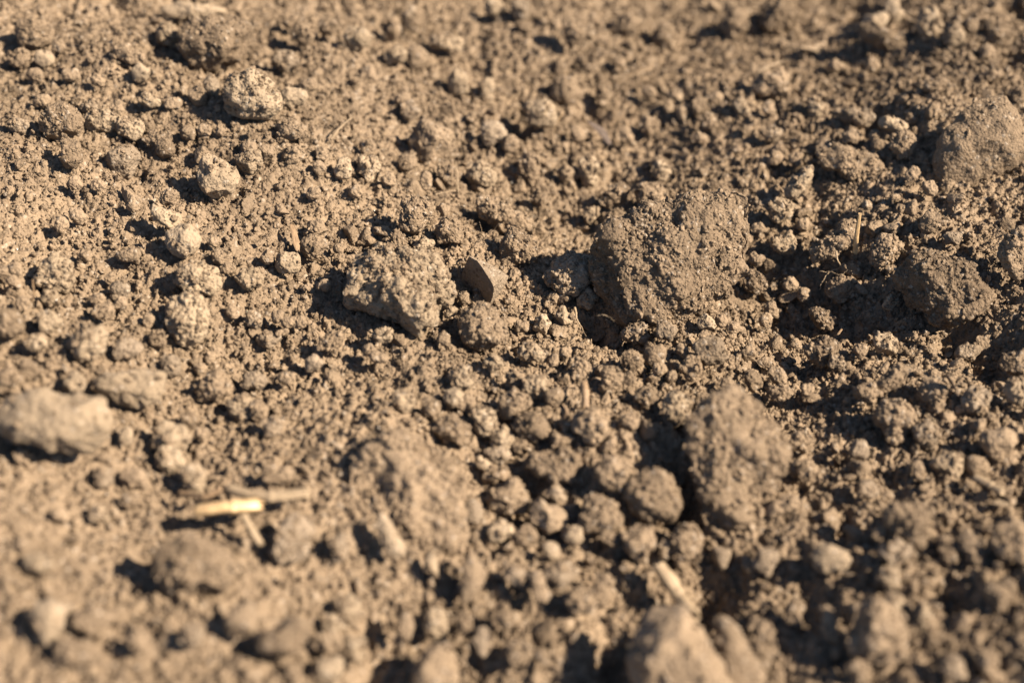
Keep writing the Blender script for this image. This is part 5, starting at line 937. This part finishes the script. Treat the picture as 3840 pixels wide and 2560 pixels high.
# ------------------------------------------------------------------ straw, twigs, roots
# name, category, material, label, points (mm), half width (mm)
STRAWS = [
 ('straw_stalk', 'straw', 'straw', 'bright cut straw stalk lying in the lower left foreground', [[-76.7, 220.8, 19.4], [-71.5, 220.3, 21.1], [-67.1, 220.6, 21.3], [-61.9, 222.4, 19.7]], 1.72),
 ('straw_stalk', 'straw', 'root', 'dull straw stalk with pale tip behind the bright cut one', [[-70.2, 228.9, 18.1], [-64.3, 225.7, 19.6], [-58.0, 224.5, 20.4], [-50.2, 225.4, 20.7]], 1.5),
 ('straw_stalk', 'straw', 'root', 'short straw leg slanting down from the bright cut stalk', [[-65.1, 218.9, 20.2], [-62.9, 215.3, 19.4], [-60.5, 212.2, 17.5]], 0.88),
 ('twig', 'twig', 'twig', 'thin dark twig poking left from the bright cut stalk', [[-83.1, 230.1, 15.2], [-79.4, 228.1, 16.6], [-75.4, 226.0, 18.6], [-72.0, 227.3, 19.9]], 0.76),
 ('straw_stalk', 'straw', 'root', 'woody straw piece beside the big leaning slab', [[36.2, 215.9, 4.7], [38.6, 212.7, 3.4], [41.4, 208.4, 1.7], [43.8, 201.3, 3.4]], 1.76),
 ('straw_stalk', 'straw', 'root', 'short golden straw piece near the right edge of the foreground', [[120.4, 241.9, 7.2], [123.0, 238.9, 8.2], [125.8, 235.5, 9.0]], 1.22),
 ('straw_chip', 'straw', 'root', 'tiny straw chip below the short golden straw piece', [[122.9, 232.8, 8.2], [126.1, 231.5, 8.9]], 0.88),
 ('straw_sliver', 'straw', 'straw', 'pale straw sliver standing upright against the rough clod', [[105.7, 334.2, 4.6], [105.5, 335.7, 11.0], [105.4, 336.8, 18.5]], 0.79),
 ('straw_stalk', 'straw', 'twig', 'brown straw stub stuck in the soil near the middle', [[19.7, 263.2, 11.1], [19.8, 266.3, 13.0], [19.5, 270.6, 13.3]], 1.04),
 ('straw_sliver', 'straw', 'twig', 'curled dry husk left of the brown straw stub', [[12.8, 259.1, 10.4], [14.2, 259.3, 12.0], [14.6, 260.4, 13.2], [13.6, 261.6, 14.3]], 0.45),
 ('straw_stalk', 'straw', 'twig', 'tiny yellow forked stalk beside the sugary rough mound', [[-131.6, 287.1, 27.5], [-130.2, 287.5, 30.0], [-130.0, 288.1, 32.8], [-129.6, 288.1, 34.8]], 0.27),
 ('straw_sliver', 'straw', 'root', 'thin pale straw leaning across the upper middle soil', [[-57.7, 370.3, 21.8], [-55.4, 375.1, 22.6], [-51.9, 382.4, 21.8]], 0.55),
 ('dry_leaf_strip', 'straw', 'twig', 'narrow dry blade with dark side on the left slope', [[-64.0, 324.3, 14.6], [-65.0, 328.3, 15.9], [-66.6, 333.5, 17.1]], 0.97),
 ('straw_sliver', 'straw', 'root', 'fine white straw standing behind the elongated clod', [[-17.2, 361.1, 7.5], [-17.4, 364.5, 11.0], [-17.9, 367.6, 14.8]], 0.15),
 ('straw_sliver', 'straw', 'root', 'short straw lying below the fine white upright one', [[-24.2, 353.9, 12.5], [-21.0, 357.5, 10.6], [-17.8, 360.9, 8.6]], 0.27),
 ('straw_sliver', 'straw', 'straw', 'very thin straw beside the pale overhanging clod', [[14.3, 402.2, 2.6], [15.6, 402.8, 5.3], [17.5, 405.6, 7.5]], 0.24),
 ('dry_leaf_strip', 'straw', 'bark', 'dark curled bark flake with a light rim, upper middle', [[27.3, 412.8, -1.7], [30.8, 408.1, -1.7], [33.7, 400.8, -2.2]], 1.64),
 ('dry_leaf_strip', 'straw', 'bark', 'dark blade-like flake sticking up in the lower right', [[122.7, 270.1, 7.8], [120.4, 271.1, 11.6], [117.3, 271.1, 16.6]], 1.28),
 ('straw_chip', 'straw', 'root', 'pale flat straw flake below the top right of centre clod', [[106.3, 451.9, 4.0], [109.2, 450.7, 4.2], [111.8, 448.5, 4.6]], 1.18),
 ('straw_sliver', 'straw', 'root', 'straw lying over the crumbly ring-shaped clod', [[86.1, 425.5, 10.8], [90.8, 428.7, 11.2], [96.1, 431.8, 11.1]], 0.81),
 ('straw_chip', 'straw', 'straw', 'pale chip lying in the dark shadow of the leaning slab', [[28.3, 198.2, -4.6], [31.5, 197.7, -1.7]], 0.78),
 ('straw_chip', 'straw', 'twig', 'short bent twig in the middle of the valley', [[96.6, 308.1, -5.0], [97.3, 307.0, -3.4], [99.0, 309.7, -4.0]], 0.34),
 ('root', 'root', 'root', 'pale root dangling under the straw-sliver clod', [[99.4, 332.8, 7.3], [99.8, 331.2, 5.0], [100.9, 331.2, 2.2], [97.8, 330.8, 0.4], [95.4, 328.1, -1.7], [94.3, 326.0, -3.2]], 0.31),
 ('root', 'root', 'root', 'fine branching root across the soil below the dangling root', [[95.2, 331.5, -0.2], [98.2, 330.1, 0.4], [100.5, 327.3, 1.0], [102.7, 328.2, 2.6]], 0.19),
 ('root_hair', 'root', 'root', 'longest root hair springing up in the shaded gap', [[-10.4, 334.4, 9.0], [-8.1, 334.6, 11.3], [-5.7, 334.0, 14.8], [-4.0, 332.8, 18.5]], 0.14),
 ('root_hair', 'root', 'root', 'curved root hair left of the longest one', [[-8.6, 336.1, 9.4], [-9.4, 334.4, 13.9], [-9.8, 333.0, 18.0]], 0.09),
 ('root_hair', 'root', 'root', 'short root hair at the foot of the longest one', [[-8.8, 337.2, 9.1], [-9.7, 334.8, 12.9], [-11.2, 332.4, 14.6]], 0.09),
 ('root', 'root', 'root', 'root fibre in the hollow beside the largest clod', [[18.6, 311.5, 3.4], [19.1, 307.5, 2.7], [20.7, 305.6, 0.8], [21.6, 297.1, 5.8]], 0.35),
 ('root_hair', 'root', 'root', 'fine fibre on the front of the largest clod', [[24.0, 292.4, 17.7], [26.0, 291.5, 18.9], [28.0, 289.2, 19.3]], 0.17),
 ('root_hair', 'root', 'root', 'thin curved fibre right of the tooth-shaped clod', [[-84.6, 287.0, 14.2], [-83.0, 287.1, 13.6], [-81.4, 284.3, 12.8]], 0.17),
 ('root_hair', 'root', 'root', 'thin straight fibre above the tooth-shaped clod fibre', [[-85.1, 288.0, 14.5], [-84.5, 290.9, 14.7], [-83.3, 293.4, 15.3]], 0.15),
 ('root', 'root', 'root', 'pale fork of root in the lower right foreground', [[112.4, 259.0, 7.5], [113.4, 261.1, 8.9], [111.6, 263.4, 10.0]], 0.29),
]

def smooth_path(pts, n):
    p = np.array(pts, float) * 1e-3
    p = np.concatenate([[2 * p[0] - p[1]], p, [2 * p[-1] - p[-2]]])
    out = []
    m = len(p) - 3
    for k in range(n + 1):
        t = k / n * m
        i_ = min(int(t), m - 1); u = t - i_
        a, b, c, e = p[i_], p[i_ + 1], p[i_ + 2], p[i_ + 3]
        out.append(.5 * ((2 * b) + (c - a) * u + (2 * a - 5 * b + 4 * c - e) * u * u + (3 * b - a - 3 * c + e) * u ** 3))
    return np.array(out)

for idx, (name, cat, mk, label, pts, hw) in enumerate(STRAWS):
    rq = np.random.default_rng(900 + idx)
    hw = hw * 1e-3
    hair = name.startswith('root')
    hw = max(hw, .00016)
    n_seg, n_rad = (36 if hair else 44), (6 if hair else 20)
    path = smooth_path(pts, n_seg)
    if hair:
        path += np.cumsum(rq.normal(0, .00012, path.shape), 0) * .6
    flatn = {'dry_leaf_strip': .16, 'straw_sliver': .3, 'straw_chip': .35}.get(name, .8)
    verts, uv = [], []
    tan = np.gradient(path, axis=0); tan /= np.linalg.norm(tan, axis=1, keepdims=True)
    for k in range(n_seg + 1):
        t = k / n_seg
        side = np.cross(tan[k], (0, .3, 1)); side /= np.linalg.norm(side)
        up = np.cross(side, tan[k])
        wdt = hw * (1 + .06 * math.sin(9 * t + idx))
        if hair:
            wdt *= 1.1 - .8 * t
        elif name == 'dry_leaf_strip':
            wdt *= max(.25, math.sin(math.pi * (.12 + .8 * t)) ** .6)
        elif name in ('straw_sliver',):
            wdt *= max(.3, 1 - .6 * abs(t - .3))
        else:       # a node ring along the stalk
            wdt *= 1 + .22 * math.exp(-((t - .62) / .035) ** 2)
        for j in range(n_rad):
            a = 2 * math.pi * j / n_rad
            rr = 1 + (.07 * math.cos(6 * a + idx) + .04 * math.cos(11 * a)) * (not hair)
            ragged = 0
            if not hair and k in (0, n_seg):
                ragged = rq.uniform(-.5, .9) * hw * (1 if k else -1)
            verts.append(path[k] + side * math.cos(a) * wdt * rr + up * math.sin(a) * wdt * flatn * rr + tan[k] * ragged)
    # hollow cut ends: an inner ring pushed into the stalk
    nv = len(verts)
    for k, sg in ((0, 1), (n_seg, -1)):
        for j in range(n_rad):
            ring = verts[k * n_rad + j]
            verts.append(path[k] + (ring - path[k]) * .62 + tan[k] * sg * hw * (.2 if hair else .9))
    fc = []
    for k in range(n_seg):
        for j in range(n_rad):
            j2 = (j + 1) % n_rad
            fc.append((k * n_rad + j, k * n_rad + j2, (k + 1) * n_rad + j2, (k + 1) * n_rad + j))
    for e, k in ((0, 0), (1, n_seg)):
        for j in range(n_rad):
            j2 = (j + 1) % n_rad
            q = [k * n_rad + j, k * n_rad + j2, nv + e * n_rad + j2, nv + e * n_rad + j]
            fc.append(tuple(q[::-1]) if e == 0 else tuple(q))
    verts = np.array(verts)
    org = path[0].copy()
    me = bpy.data.meshes.new(name)
    caps_ = [tuple(nv + j for j in range(n_rad)), tuple(nv + n_rad + n_rad - 1 - j for j in range(n_rad))]
    me.from_pydata((verts - org).tolist(), [], fc + caps_)
    ul = me.uv_layers.new(name="UVMap")
    for pl in me.polygons:
        pl.use_smooth = True
        for li, vi in zip(pl.loop_indices, pl.vertices):
            ul.data[li].uv = ((vi % n_rad) / n_rad, min(vi, nv - 1) / nv * 3)
    me.materials.append(M_FIB[mk])
    o = link(name, me, org)
    o["label"] = label; o["category"] = cat; o["kind"] = "thing"
    o["group"] = {'straw': 'pieces of dry straw in the soil', 'root': 'roots and root hairs in the soil', 'twig': 'twigs in the soil'}[cat]
